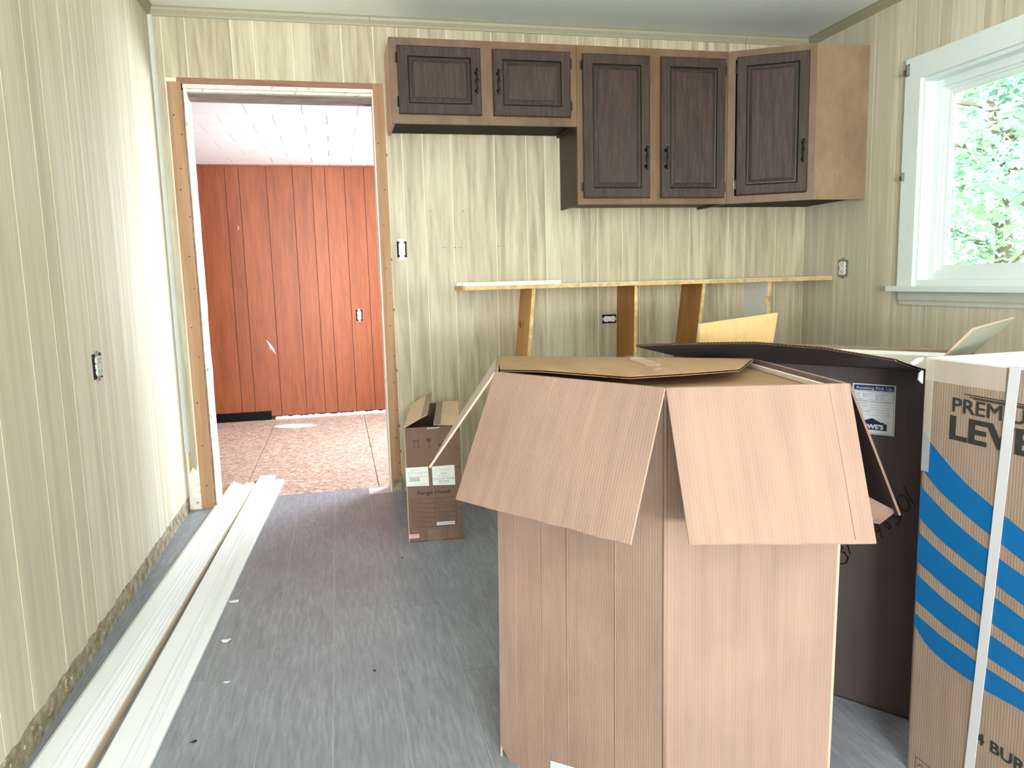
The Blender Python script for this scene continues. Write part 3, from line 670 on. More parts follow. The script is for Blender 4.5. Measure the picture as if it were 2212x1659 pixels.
# ================================================================ CARDBOARD BOXES
def sheet(P, t, mat, name, parent, n=None, uvdir=None, edge=None):
    """cardboard sheet: polygon P given thickness t along n"""
    P = [V(p) for p in P]
    if n is None:
        n = V((0, 0, 0))
        for i in range(len(P)): n += (P[i]-P[0]).cross(P[(i+1) % len(P)]-P[0])
    n = V(n).normalized()
    mb = MB().prism(P, n*t, mat)
    if edge:
        k = mb.mi(edge)
        for i in range(2, len(mb.m)): mb.m[i] = k
    return mb.build(name, parent, uvdir=uvdir)
def fluted_sheet(grid, t, mat, name, parent, edge_rows, uvdir):
    """curved flap: two liners with a real zigzag flute along its free edges. grid[s][t]"""
    ns, nt_ = len(grid), len(grid[0])
    def nrm(i, j):
        a = grid[min(i+1, ns-1)][j]-grid[max(i-1, 0)][j]; b_ = grid[i][min(j+1, nt_-1)]-grid[i][max(j-1, 0)]
        return a.cross(b_).normalized()
    Nn = [[nrm(i, j) for j in range(nt_)] for i in range(ns)]
    def liner(off, tk):
        vs = []; fs = []
        for s_ in (off, off+tk):
            for i in range(ns):
                for j in range(nt_): vs.append(grid[i][j]+Nn[i][j]*s_)
        K = ns*nt_
        for i in range(ns-1):
            for j in range(nt_-1):
                a, b_, c, d = i*nt_+j, (i+1)*nt_+j, (i+1)*nt_+j+1, i*nt_+j+1
                fs += [(a, d, c, b_), (K+a, K+b_, K+c, K+d)]
        per = [(i, 0) for i in range(ns)]+[(ns-1, j) for j in range(1, nt_)]+[(i, nt_-1) for i in range(ns-2, -1, -1)]+[(0, j) for j in range(nt_-2, 0, -1)]
        ids = [i*nt_+j for i, j in per]
        for k in range(len(ids)): a, b_ = ids[k], ids[(k+1) % len(ids)]; fs.append((a, b_, K+b_, K+a))
        return vs, fs
    mb = MB()
    for off in (0, t-.0007): vs, fs = liner(off, .0007); mb.add(vs, fs, mat)
    o = mb.build(name, parent, uvdir=uvdir)
    # flutes along the free edge (last j)
    fm = MB(); per = .008
    path = [(grid[i][nt_-1], Nn[i][nt_-1], (grid[i][nt_-2]-grid[i][nt_-1]).normalized()) for i in range(ns)]
    acc = []; 
    for i in range(ns-1):
        n_ = max(1, int((path[i+1][0]-path[i][0]).length/(per/2)))
        for k in range(n_): q = k/n_; acc.append(tuple(path[i][c].lerp(path[i+1][c], q) for c in range(3)))
    acc.append(path[-1])
    vs = []; fs = []
    for k, (p, n_, dn) in enumerate(acc):
        h = .0007 if k % 2 else t-.0007
        vs += [p+n_*h+dn*.0006, p+n_*h+dn*.02]
    for k in range(len(acc)-1): fs.append((2*k, 2*k+1, 2*k+3, 2*k+2))
    fm.add(vs, fs, 'card_flute'); fm.build('flute', o)
    return o

# ---- foreground box, five sided because its front is bowed at a crease
bz = .92; ct = .005
cL, cC, cR, cBR, cBL = (V((.337, 1.645, 0)), V((.574, 1.267, 0)), V((.898, 1.192, 0)), V((.966, 1.63, 0)), V((.412, 1.98, 0)))
box1 = thing('cardboard_box', (.64, 1.54, 0), label='tall tan cardboard box in the foreground with its flaps hanging open', category='box')
cen = V((.64, 1.54, 0))
base = {'L': V((.318, 1.632, 0)), 'C': V((.570, 1.262, 0)), 'R': V((.882, 1.190, 0)), 'BR': cBR.copy(), 'BL': cBL.copy()}
top = {'L': cL, 'C': cC, 'R': cR, 'BR': cBR, 'BL': cBL}
def wallpanel(a, b_, mat='card_big'):
    A0, B0, A1, B1 = base[a], base[b_], top[a]+Z*bz, top[b_]+Z*bz
    n = (B0-A0).cross(Z); mid = (A0+B0)/2
    if n.dot(mid-cen) < 0: n = -n
    if a == 'L' and b_ == 'C':
        # lower left corner torn off
        e = (B0-A0).normalized(); P = [A0+e*.03, B0, B1, A1, A0+Z*.03]
    else: P = [A0, B0, B1, A1]
    return sheet(P, ct, mat, 'side_panel', box1, n=-n, edge='card_edge')
pLC = wallpanel('L', 'C'); pCR = wallpanel('C', 'R'); wallpanel('R', 'BR'); wallpanel('BR', 'BL'); wallpanel('BL', 'L')
sheet([base[k]*1.0+(cen-base[k]).normalized()*.012+Z*.004 for k in ('L', 'C', 'R', 'BR', 'BL')], .004, 'card_big_inner', 'bottom_panel', box1, n=Z)
# rounded crease bead on the front corner and score ridges
for (a, b_) in (((base['C'], top['C']+Z*bz)),):
    dn = (a-cen); dn.z = 0; dn.normalize()
    MB().tube([a+Z*.002+dn*-.001, a.lerp(b_, .5)-dn*.0015, b_-dn*.001-Z*.01], .004, 'card_big', 10).build('crease', box1, smooth=True)
def ridge(a, b_, f_, z0, z1, w_=.0022):
    A0, B0, A1, B1 = base[a], base[b_], top[a]+Z*bz, top[b_]+Z*bz
    p0 = A0.lerp(B0, f_); p1 = A1.lerp(B1, f_); n = (B0-A0).cross(Z).normalized()
    if n.dot((A0+B0)/2-cen) < 0: n = -n
    q0 = p0.lerp(p1, z0/bz); q1 = p0.lerp(p1, z1/bz)
    MB().tube([q0+n*-.0008, q1+n*-.0008], w_, 'card_big', 6).build('crease', box1)
for f_ in (.46, .12): ridge('L', 'C', f_, .02, .88, .0014)
ridge('L', 'C', .74, .02, .62, .0016); ridge('C', 'R', .42, .02, .86, .0014); ridge('C', 'R', .70, .02, .8, .0012); ridge('L', 'C', .30, .02, .8, .001)
def flap(a, b_, La, tha, Lb, thb, mat='card_big', rag=.0, cut=0.0, name='flap', i0=0.0, i1=0.0, edge='card_edge'):
    A1, B1 = top[a]+Z*bz, top[b_]+Z*bz; h = (B1-A1).normalized(); n = h.cross(Z)
    if n.dot((A1+B1)/2-cen-Z*bz) < 0: n = -n
    A1 = A1+n*.004+h*i0; B1 = B1+n*.004-h*i1
    ta, tb = math.radians(tha), math.radians(thb)
    Pa = A1+n*(La*math.cos(ta))-Z*(La*math.sin(ta)); Pb = B1+n*(Lb*math.cos(tb))-Z*(Lb*math.sin(tb))
    S = 14; G = []
    for i in range(S+1):
        s_ = i/S; top_ = A1.lerp(B1, s_); bo = Pa.lerp(Pb, s_); L_ = (bo-top_).length
        colm = []
        for j in range(9):
            q = j/8; p = top_.lerp(bo, q)
            dn = (bo-top_).normalized(); nn = h.cross(dn).normalized()
            if nn.z < 0: nn = -nn
            p += nn*(.006*math.sin(q*math.pi)*math.sin(s_*math.pi))
            if j == 8: p += dn*random.uniform(-rag, rag)
            if j == 0: p -= nn*.0
            colm.append(p)
        G.append(colm)
    # slab from the grid
    vs = []; fs = []; K = (S+1)*9
    nn = h.cross((Pa-A1).normalized()).normalized()
    if nn.z < 0: nn = -nn
    for off in (0, -.0045):
        for c in G:
            for p in c: vs.append(p+nn*off)
    for i in range(S):
        for j in range(8):
            a_, b2, c2, d2 = i*9+j, (i+1)*9+j, (i+1)*9+j+1, i*9+j+1
            fs += [(a_, d2, c2, b2), (K+a_, K+b2, K+c2, K+d2)]
    per = [(i, 0) for i in range(S+1)]+[(S, j) for j in range(1, 9)]+[(i, 8) for i in range(S-1, -1, -1)]+[(0, j) for j in range(7, 0, -1)]
    ids = [i*9+j for i, j in per]; ef = []
    for k in range(len(ids)): a_, b2 = ids[k], ids[(k+1) % len(ids)]; ef.append((a_, b2, K+b2, K+a_))
    mb = MB(); mb.add(vs, fs, mat); base_n = len(mb.f)
    k = mb.mi(edge)
    for q in ef: mb.f.append(list(q)); mb.m.append(k)
    return mb.build(name, box1, uvdir=tuple(h), smooth=False)
fl1 = flap('L', 'C', .295, 64, .288, 68, rag=.0012)
fl2 = flap('C', 'R', .295, 50, .285, 64, rag=.0006)
fl3 = flap('R', 'BR', .275, 67, .28, 62, mat='card_shaded', rag=.001, edge='card_edge_dark')
fl4 = flap('BL', 'L', .31, 57, .265, 54, mat='card_pale', rag=.001)
for fl_, (ka, kb), f_, (La, ta), w_ in ((fl1, ('L', 'C'), .40, (.285, 66), .0018), (fl2, ('C', 'R'), .885, (.28, 62), .0008)):
    A1, B1 = top[ka]+Z*bz, top[kb]+Z*bz; h = (B1-A1).normalized(); n = h.cross(Z); n = -n if n.dot((A1+B1)/2-cen-Z*bz) < 0 else n
    p = A1.lerp(B1, f_)+n*.004; q = p+n*(La*math.cos(math.radians(ta)))-Z*(La*math.sin(math.radians(ta)))
    nn = h.cross((q-p).normalized()); nn = -nn if nn.z < 0 else nn
    MB().tube([p.lerp(q, j/10)+nn*(.0055*math.sin(j/10*math.pi)*math.sin(f_*math.pi)-w_*.35) for j in range(11)], w_, 'card_big', 6).build('crease', box1)
# rear flap folded forward over the opening, bowed, with fluted free edge
hA, hB = cBL+Z*(bz+.001), cBR+Z*(bz+.001)
free = [V((.345, 1.640, .926)), V((.41, 1.53, .933)), V((.545, 1.375, .930)), V((.66, 1.37, .931)), V((.785, 1.378, .932)), V((.905, 1.535, .932))]
G = []
for i in range(21):
    s_ = i/20; h = hA.lerp(hB, s_); k = s_*5; k0 = min(4, int(k)); fe = free[k0].lerp(free[k0+1], k-k0)
    G.append([h.lerp(fe, j/8)+Z*(.012*math.sin(math.pi*j/8)*math.sin(math.pi*s_)+.0) for j in range(9)])
rf = fluted_sheet(G, .005, 'card_big_inner', 'flap', box1, None, (1, .0, 0))
# packing sheet and foam rim inside the mouth
ins = [top[k]+(cen-top[k]).normalized()*.03+Z*.9 for k in ('L', 'C', 'R', 'BR', 'BL')]
sheet(ins, .004, 'card_big_inner', 'inner_tray', box1, n=Z)
a, b_ = cR+Z*.905, cBR+Z*.905
q = (b_-a).cross(Z).normalized(); q = -q if q.dot(cen-cR) < 0 else q
MB().prism([a+q*.02+(b_-a)*.04, a+q*.028+(b_-a)*.04, a+q*.028+(b_-a)*.04+Z*.009, a+q*.02+(b_-a)*.04+Z*.009], (b_-a)*.92, 'foam_warm').build('foam_strip', box1)
# crumpled clear tape and dark film at the rear flap's edge
def ribbon(pts, wv, mat, name, parent, jitter=.002):
    mb = MB(); vs = []; wv = V(wv)
    for i, p in enumerate(pts):
        p = V(p); j = V((random.uniform(-1, 1), random.uniform(-1, 1), random.uniform(0, 1)))*jitter
        vs += [p+j, p+wv*random.uniform(.8, 1.15)+j*.5]
    mb.add(vs, [(2*i, 2*i+1, 2*i+3, 2*i+2) for i in range(len(pts)-1)], mat)
    return mb.build(name, parent)
p0, p1 = V((.62, 1.60, .9455)), V((.60, 1.40, .942))
ribbon([p0.lerp(p1, i/14) for i in range(15)], (.035, .004, 0), 'clear_tape', 'tape', box1, .004)
ribbon([V((.575, 1.385, .937))+V((.012*i, -.002*i, 0)) for i in range(6)], (.0, -.02, .008), 'clear_tape', 'tape', box1, .006)
ribbon([V((.35, 1.632, .925)).lerp(V((.53, 1.385, .925)), i/16) for i in range(17)], (.016, .010, .0), 'black_film', 'film', box1, .003)
# pale tape cross at the crease
n2f = (cR-cC).normalized()
t0 = cC+Z*.905
# shipping label near the floor on the left front panel
eLC = (base['C']-base['L']).normalized(); nLC = eLC.cross(Z)
patch(base['L'], eLC, Z, [(.155, .0), (.26, .0), (.262, .080), (.157, .059)], 'paper_blue', box1, 'label_sheet', lift=.0009)

MB().prism([(.955, 1.2, .700), (1.012, 1.192, .668), (.983, 1.2, .643), (.955, 1.2, .650)], (.001, .002, 0), 'card_edge_dark').build('tape', box1, label='loose brown tape under the right side flap')

# ---- range hood box
hb = thing('cardboard_box', (.37, 3.52, 0), label='small upright range hood cardboard box standing against the back wall', category='box')
HO = V((.245, 3.198, 0)); hx = V((.994, -.075, 0)).normalized(); hy = V((.150, .989, 0)).normalized(); hw, hd, hh = .238, .66, .507
c00, c10, c11, c01 = HO, HO+hx*hw, HO+hx*hw+hy*hd, HO+hy*hd
for a, b_ in ((c00, c10), (c10, c11), (c11, c01), (c01, c00)):
    n = (b_-a).cross(Z); sheet([a, b_, b_+Z*hh, a+Z*hh], .004, 'card_hood', 'side_panel', hb, n=-n, edge='card_edge')
sheet([c00, c10, c11, c01], .004, 'card_hood', 'bottom_panel', hb, n=Z)
tl, tr_, tr2, tl2 = (p+Z*hh for p in (c00, c10, c11, c01))
def hflap(A, B_, out, L_, deg, name='flap'):
    out = V(out); dd = out*math.cos(math.radians(deg))+Z*math.sin(math.radians(deg)); e = (B_-A).normalized()
    P = [A, B_, B_+dd*L_-e*.004, A+dd*L_+e*.004]
    n = (B_-A).cross(dd); n = n if n.z > 0 else -n
    o = sheet(P, .004, 'card_hood_lit', name, hb, n=n, edge='card_edge'); return o, e, dd, n.normalized()
f1, e1, d1, m1 = hflap(tl, tl2, hx, .116, 27)
f2, e2, d2, m2 = hflap(tr_, tr2, -hx, .112, 3)
for A, e_, dd, m_, fo in ((tl, e1, d1, m1, f1), (tr_, e2, d2, m2, f2)):
    L_ = .116 if fo is f1 else .112
    MB().prism([A+e_*.006+dd*(L_-.03)+m_*.0042, A+e_*(hd-.01)+dd*(L_-.03)+m_*.0042, A+e_*(hd-.01)+dd*(L_-.001)+m_*.0042, A+e_*.006+dd*(L_-.001)+m_*.0042], m_*.0003, 'tape_brown').build('tape', fo)
# pen scribbles on the flaps
strokes([[(.10, .03), (.16, .055)], [(.10, .055), (.17, .03)], [(.13, .02), (.14, .065)], [(.08, .04), (.19, .045)]], tl+m1*.004, e1, d1 if e1.cross(d1).dot(m1) > 0 else d1, .003, 'ink_brown', f1, 'scribble')
ds = strokes([[(.48, .035), (.53, .065)], [(.47, .06), (.54, .035)], [(.5, .03), (.52, .07)], [(.46, .05), (.55, .045)]], tr_+m2*.004, e2, d2, .003, 'ink_brown', f2, 'scribble', lift=-.0008)
# front prints
F = HO.copy(); fx, fz = hx, Z
pr = lambda pts, w_, m, nm='print': strokes(pts, F, fx, fz, w_, m, hb, nm)
k = .0337  # photo zoom scale helper: metres per hundredth
def up_arrows():
    L_ = []
    for u_ in (.042, .057): L_ += [[(u_, .425), (u_, .455)], [(u_-.006, .446), (u_, .456), (u_+.006, .446)]]
    L_ += [[(.034, .421), (.066, .421)]]
    return L_
pr(up_arrows(), .0028, 'ink_brown')
patch(F, fx, fz, [(.096, .443), (.112, .443), (.114, .458), (.094, .458)], 'ink_brown', hb, 'print'); pr([[(.104, .443), (.104, .421)], [(.096, .420), (.112, .420)]], .0024, 'ink_brown')
pr([rect(.142, .424, .16, .456), [(.15, .436), (.152, .45)]], .0014, 'ink_brown'); patch(F, fx, fz, [(.145, .421), (.16, .421), (.16, .431), (.145, .431)], 'ink_brown', hb, 'print')
patch(F, fx, fz, [(.172, .442)]+[(.186-.015*math.cos(a), .442+.014*math.sin(a)) for a in [i*math.pi/8 for i in range(9)]]+[(.2, .442)], 'ink_brown', hb, 'print')
pr([[(.186, .445), (.186, .424), (.190, .421), (.193, .424)]], .002, 'ink_brown')
patch(F, fx, fz, [(.0, .252), (.098, .249), (.096, .334), (.0, .334)], 'paper', hb, 'label_sheet')
pr([[(.018, .32), (.06, .32)], [(.006, .311), (.092, .310)], [(.006, .304), (.03, .304)], [(.04, .304), (.07, .304)], [(.006, .293), (.092, .292)], [(.006, .258), (.09, .257)]], .0012, 'ink_grey')
bars = []; x_ = .014
while x_ < .06: bars.append([(x_, .272), (x_, .289)]); x_ += random.choice((.0022, .003, .004))
pr(bars, .0012, 'ink_brown')
patch(F, fx, fz, [(.114, .250), (.211, .246), (.210, .335), (.112, .333)], 'paper', hb, 'label_sheet')
lettering('DNC2', F+fx*.163+fz*.297, fx, fz, .007, 'ink_brown', hb, align='CENTER')
lettering('TXHUANGSHAN078', F+fx*.143+fz*.316, fx, fz, .004, 'ink_grey', hb, width=.058)
lettering('FBA15MDW751 - 6', F+fx*.163+fz*.287, fx, fz, .004, 'ink_brown', hb, align='CENTER', width=.05)
lettering('CTNS:2/12件 卡车派送', F+fx*.163+fz*.273, fx, fz, .0075, 'ink_brown', hb, align='CENTER', width=.088)
lettering('美国 老标记', F+fx*.163+fz*.261, fx, fz, .0075, 'ink_black', hb, align='CENTER', width=.045)
lettering('MADE IN CHINA', F+fx*.163+fz*.254, fx, fz, .003, 'ink_grey', hb, align='CENTER', width=.042)
lettering('Range Hood', F+fx*.046+fz*.212, fx, fz, .0155, 'ink_black', hb, width=.140, bold=.07)
rows_ = [.192-.0212*i for i in range(7)]
tb = [[(.020, z), (.212, z)] for z in rows_]+[[(x, rows_[0]), (x, rows_[-1])] for x in (.020, .116, .212)]
pr(tb, .0018, 'ink_brown', 'table_print')
for i, (a, b_) in enumerate((('Model/Name', 'TC-T760'), ('Rated Voltage', '110-120V/60 HZ'), ('Gross Weight', '11 KG'), ('Packing Size', '820x560x240mm'), ('Barcode/MODEL', 'KF2W2C-TC75DG'), ('Serial Number', ''))):
    lettering(a, F+fx*.026+fz*(rows_[i]-.0145), fx, fz, .0062, 'ink_brown', hb, width=.0042*len(a))
    if b_: lettering(b_, F+fx*.124+fz*(rows_[i]-.0125), fx, fz, .0058, 'ink_brown', hb, width=.0046*len(b_))
patch(F, fx, fz, [(.124, .069), (.203, .069), (.203, .084), (.124, .084)], 'paper_dim', hb, 'label_sheet')
lettering('TCT760W2C0205048', F+fx*.127+fz*.0735, fx, fz, .0062, 'ink_black', hb, width=.072)
patch(F, fx, fz, [(.001, .018), (.046, .018), (.046, .036), (.001, .036)], 'paper_pink', hb, 'label_sheet')
lettering('MK-RL5013', F+fx*.010+fz*.028, fx, fz, .0042, 'ink_black', hb, width=.03)
patch(F, fx, fz, [(.086, .0005), (.142, .0005), (.142, .055), (.086, .055)], 'tape_brown', hb, 'tape')
patch(F, fx, fz, [(.098, .497), (.152, .500), (.152, .5065), (.098, .5065)], 'clear_tape', hb, 'tape')
hz_ = []
for z in (.488, .405, .325, .235, .14, .055): hz_ += [[(.222, z+.004), (.230, z-.008)], [(.229, z+.008), (.2375, z-.004)]]
for q_ in hz_: pr([q_], .0024, 'ink_brown', 'hatch_print')

# ---- dark box (open appliance carton) behind
box3 = thing('cardboard_box', (1.38, 1.9, 0), label='open shadowed carton with a pick-up sticker and black marker numbers', category='box')
da, db = V((.584, -.812, 0)).normalized(), V((.812, .584, 0)).normalized()
KZ = .888; FR = V((1.345, 1.5, 0)); KL = .594; KD = .52
FLc = FR-da*KL; BRc = FR+db*KD; BLc = FLc+db*KD
for a, b_, m_ in ((FLc, FR, 'card_shaded'), (FR, BRc, 'card_shaded'), (BRc, BLc, 'card_range'), (BLc, FLc, 'card_shaded')):
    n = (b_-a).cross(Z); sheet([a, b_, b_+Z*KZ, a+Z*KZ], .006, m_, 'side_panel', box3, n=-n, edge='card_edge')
sheet([FLc, FR, BRc, BLc], .005, 'card_shaded', 'bottom_panel', box3, n=Z)
fo = FLc+da*.02+db*.02
MB().bx(fo, da, db, Z, (0, .38, .5), (KL-.04, KD-.035, .880), 'foam_white').build('foam_block', box3)
MB().bx(fo, da, db, Z, (0, 0, .4), (KL-.04, .36, .70), 'foam_warm').build('foam_block', box3)
# front flap, bowed towards the room
G = []
hs = [(0, .064), (.25, .073), (.5, .079), (.75, .072), (1, .052)]
for i in range(25):
    s_ = i/24; k0 = min(3, int(s_*4)); q = s_*4-k0; h = hs[k0][1]*(1-q)+hs[k0+1][1]*q
    L_ = .34-.05*s_; hg = FLc.lerp(FR, s_)+Z*KZ; ho = math.sqrt(L_*L_-h*h)
    G.append([hg-db*(ho*j/6)+Z*(h*(j/6)**1.15+.001) for j in range(7)])
fluted_sheet(G, .005, 'card_shaded', 'flap', box3, None, tuple(da))
def kflap(A, B_, out, L_, da_, db_, mat):
    A = A+Z*KZ; B_ = B_+Z*KZ; out = V(out)
    P2 = A+(out*math.cos(math.radians(da_[1]))+Z*math.sin(math.radians(da_[1])))*da_[0]; P3 = B_+(out*math.cos(math.radians(db_[1]))+Z*math.sin(math.radians(db_[1])))*db_[0]
    n = (B_-A).cross(P2-A)
    return sheet([A, B_, P3, P2], .005, mat, 'flap', box3, n=n, edge='card_edge')
kflap(FLc, BLc, -da, .1, (.097, 89), (.105, 98), 'card_yellow')['label'] = 'yellowish upright flap'
kflap(FR, BRc, da, .13, (.13, 50), (.13, 48), 'card_grey')
kflap(BRc, BLc, db, .25, (.27, -84), (.27, -84), 'card_shaded')
O3 = FLc.copy(); n3_ = da.cross(Z)
patch(O3, da, Z, [(.425, .720), (.525, .720), (.525, .845), (.425, .845)], 'paper_dim', box3, 'pickup_sticker')
S3 = lambda pts, w_, m, nm: strokes(pts, O3, da, Z, w_, m, box3, nm, lift=.0011)
S3([rect(.428, .723, .522, .842)], .0008, 'ink_navy', 'sticker_print')
patch(O3, da, Z, [(.429, .829), (.521, .829), (.521, .8415), (.429, .8415)], 'ink_navy', box3, 'sticker_print', lift=.0009)
lettering('Awaiting Pick Up', O3+da*.433+Z*.8318+n3_*.0009, da, Z, .0075, 'paper_dim', box3, width=.084)
S3([rect(.431, .801, .519, .8265)], .0006, 'ink_navy', 'sticker_print')
S3([rect(.451, .818, .4545, .8215), rect(.451, .8125, .4545, .816), rect(.481, .818, .4845, .8215), rect(.481, .8125, .4845, .816), rect(.481, .807, .4845, .8105)], .0005, 'ink_navy', 'sticker_print')
for i, tx in enumerate(('Order', 'Type')): lettering(tx, O3+da*.434+Z*(.819-.0055*i)+n3_*.0006, da, Z, .0026, 'ink_navy', box3)
for i, tx in enumerate(('Internet', 'S.O.')): lettering(tx, O3+da*.457+Z*(.819-.0055*i)+n3_*.0006, da, Z, .0026, 'ink_navy', box3)
for i, tx in enumerate(('Pick Up Later', 'Delivery', 'Customer')): lettering(tx, O3+da*.487+Z*(.819-.0055*i)+n3_*.0006, da, Z, .0026, 'ink_navy', box3)
lines = []
for i, (tx, z, x_) in enumerate((('Invoice#', .8065, .462), ('Internet Order#', .8025, .47), ('Customer Name', .795, .468), ('Customer Phone', .7885, .468), ('Order Date', .782, .462), ('Expected/Pick Up Date', .7755, .482), ('Piece       of', .769, .456))):
    lettering(tx, O3+da*.434+Z*z+n3_*.0006, da, Z, .0026, 'ink_navy', box3); lines.append([(x_, z-.001), (.516, z-.001)])
lettering('Pieces', O3+da*.507+Z*.7695+n3_*.0006, da, Z, .0026, 'ink_navy', box3)
S3(lines, .0005, 'ink_grey', 'sticker_print')
patch(O3, da, Z, [(.434, .731), (.508, .731), (.508, .7475), (.502, .7475), (.502, .7505), (.493, .7515), (.474, .7605), (.455, .7535), (.434, .7525)], 'ink_navy_dark', box3, 'sticker_print', lift=.0009)
lettering("LOWE'S", O3+da*.442+Z*.7345+n3_*.0009, da, Z, .0105, 'paper_dim', box3, width=.058, bold=.14)
mk = {'one': [(.553, .599), (.56, .583), (.567, .571), (.577, .558)], 'zero': [(.546, .578), (.539, .568), (.541, .554), (.549, .541), (.561, .538), (.566, .547), (.563, .565), (.554, .576), (.546, .578)],
      'five': [(.543, .539), (.548, .522), (.546, .509), (.539, .499)], 'five2': [(.528, .528), (.544, .533)], 'five3': [(.528, .528), (.533, .518), (.543, .520)], 'small0': [(.511, .498), (.519, .501), (.526, .492), (.523, .486), (.515, .491), (.511, .498)],
      'four': [(.487, .506), (.493, .489), (.491, .475), (.497, .473), (.502, .483)], 'four2': [(.494, .495), (.502, .475), (.508, .461)],
      'z2': [(.469, .439), (.476, .437), (.482, .446), (.484, .460), (.474, .470), (.465, .462), (.464, .448), (.469, .439)], 'z3': [(.439, .432), (.45, .429), (.458, .437), (.459, .452), (.447, .46), (.438, .450), (.439, .432)],
      'one2': [(.412, .440), (.427, .421), (.433, .401)], 'three': [(.39, .428), (.405, .425), (.415, .411), (.403, .400), (.418, .402), (.429, .39), (.425, .376), (.415, .369), (.404, .37)]}
strokes(list(mk.values()), O3, da, Z, .0036, 'marker', box3, 'marker_numbers')

# ---- range carton at the right edge
box4 = thing('cardboard_box', (1.58, .95, 0), label='appliance carton with blue curved stripes and white strap at the right edge', category='box')
ga = V((math.cos(math.radians(-88)), math.sin(math.radians(-88)), 0)); gb = V((-ga.y, ga.x, 0)); GO = V((1.2, 1.345, 0)); GZ = .936; GL, GD = .76, .68
P4 = [GO, GO+ga*GL, GO+ga*GL+gb*GD, GO+gb*GD]
for a, b_ in zip(P4, P4[1:]+P4[:1]):
    n = (b_-a).cross(Z); sheet([a, b_, b_+Z*GZ, a+Z*GZ], .006, 'card_range', 'side_panel', box4, n=-n)
sheet(P4, .005, 'card_range', 'bottom_panel', box4, n=Z)
sheet([p+Z*GZ for p in P4], .003, 'card_range_lit', 'top_panel', box4, n=Z)
bands = [([(-.001, .785), (.011, .77), (.028, .755), (.079, .718), (.122, .692), (.179, .667), (.246, .639)], [(-.001, .703), (.010, .693), (.051, .663), (.117, .632), (.176, .609), (.25, .582)]),
         ([(-.001, .664), (.006, .657), (.073, .618), (.128, .594), (.199, .570), (.253, .554)], [(-.001, .592), (.042, .568), (.08, .553), (.124, .538), (.194, .517), (.257, .499)]),
         ([(-.001, .558), (.043, .540), (.082, .524), (.171, .497), (.258, .474)], [(-.001, .493), (.082, .464), (.166, .441), (.262, .422)]),
         ([(-.001, .464), (.079, .436), (.164, .416), (.264, .399)], [(-.001, .404), (.081, .381), (.163, .366), (.267, .354)]),
         ([(-.001, .374), (.076, .354), (.161, .342), (.268, .334)], [(-.001, .350), (.012, .337), (.027, .324), (.045, .314), (.068, .306), (.114, .298), (.182, .293), (.271, .297)])]
def ext(pl):
    (a, b_), (c, d) = pl[-2], pl[-1]; s_ = (d-b_)/(c-a); out = list(pl); x_ = c; y_ = d
    while x_ < GL: x_ += .06; s_ += .035; y_ += s_*.06; out.append((min(x_, GL), y_))
    return out
for up_, lo in bands:
    U_, Lw = ext(up_), ext(lo)
    # crossing-free strip mesh
    def ev(pl, x_):
        for (a, b_), (c, d) in zip(pl[:-1], pl[1:]):
            if a <= x_ <= c: return b_+(d-b_)*(x_-a)/(c-a)
        return pl[-1][1]
    xs = [-.001+(GL+.001)*i/48 for i in range(49)]; mb = MB(); vs = []
    for x_ in xs:
        xx = max(x_, 0.0); vs += [GO+ga*xx+Z*ev(Lw, x_)-gb*.0006, GO+ga*xx+Z*ev(U_, x_)-gb*.0006]
    mb.add(vs, [(2*i, 2*i+2, 2*i+3, 2*i+1) for i in range(48)], 'ink_blue'); mb.build('stripe_print', box4)
nG = ga.cross(Z)
def rt(body, u_, v, size, wd, mat='ink_range', bold=.0): return lettering(body, GO+ga*u_+Z*v, ga, Z, size, mat, box4, width=wd, bold=bold)
rt('PREMIUM', .073, .836, .0285, .200, bold=.06); rt('LEVEL', .0715, .780, .0465, .232, bold=.13)
rt('4 BURNER', .173, .176, .0235, .185, bold=.1)
strokes([[(.1, .8745), (.27, .8725)], [(.112, .8700), (.27, .8690)], [(.122, .8675), (.27, .8660)]], GO, ga, Z, .0022, 'ink_range', box4, 'line_print')
strokes([rect(.024, .012, .062, .046), [(.030, .028), (.04, .036), (.05, .028)]], GO, ga, Z, .0016, 'ink_range', box4, 'symbol_print')
# strap: up the face and over the top
sp = MB()
q0, q1 = GO+ga*.146-gb*.0016, GO+ga*.1975-gb*.0016+Z*(GZ+.0035)
w_ = ga*.0225
sp.prism([q0, q0+w_, q1+w_, q1], -gb*.0008, 'strap_white')
t1_ = q1+Z*.0004; sp.prism([t1_, t1_+w_, t1_+w_+gb*GD, t1_+gb*GD], Z*.0008, 'strap_white')
sp.build('strap', box4)
sheet([GO-gb*.0008+Z*(GZ-.045), GO+ga*.19-gb*.0008+Z*(GZ-.045), GO+ga*.19-gb*.0008+Z*GZ, GO-gb*.0008+Z*GZ], .0003, 'clear_tape', 'tape', box4, n=-gb)
sheet([GO-gb*.0014+Z*(GZ-.24), GO+ga*.02-gb*.0014+Z*(GZ-.24), GO+ga*.022-gb*.0014+Z*GZ, GO-gb*.0014+Z*GZ], .0003, 'clear_tape', 'tape', box4, n=-gb)
fm = MB()
fm.prism([GO+V(q) for q in ((-.004, .008, GZ-.006), (-.022, .012, GZ-.014), (-.026, .014, GZ-.010), (-.012, .010, GZ+.001), (-.002, .006, GZ+.002))], (.001, .006, 0), 'foam_white')
fm.prism([GO+V(q) for q in ((-.002, .006, GZ-.026), (-.008, .008, GZ-.032), (-.010, .008, GZ-.046), (-.002, .006, GZ-.054))], (.001, .006, 0), 'foam_white')
fm.build('foam_scrap', box4, label='white foam squeezed out at the corner')

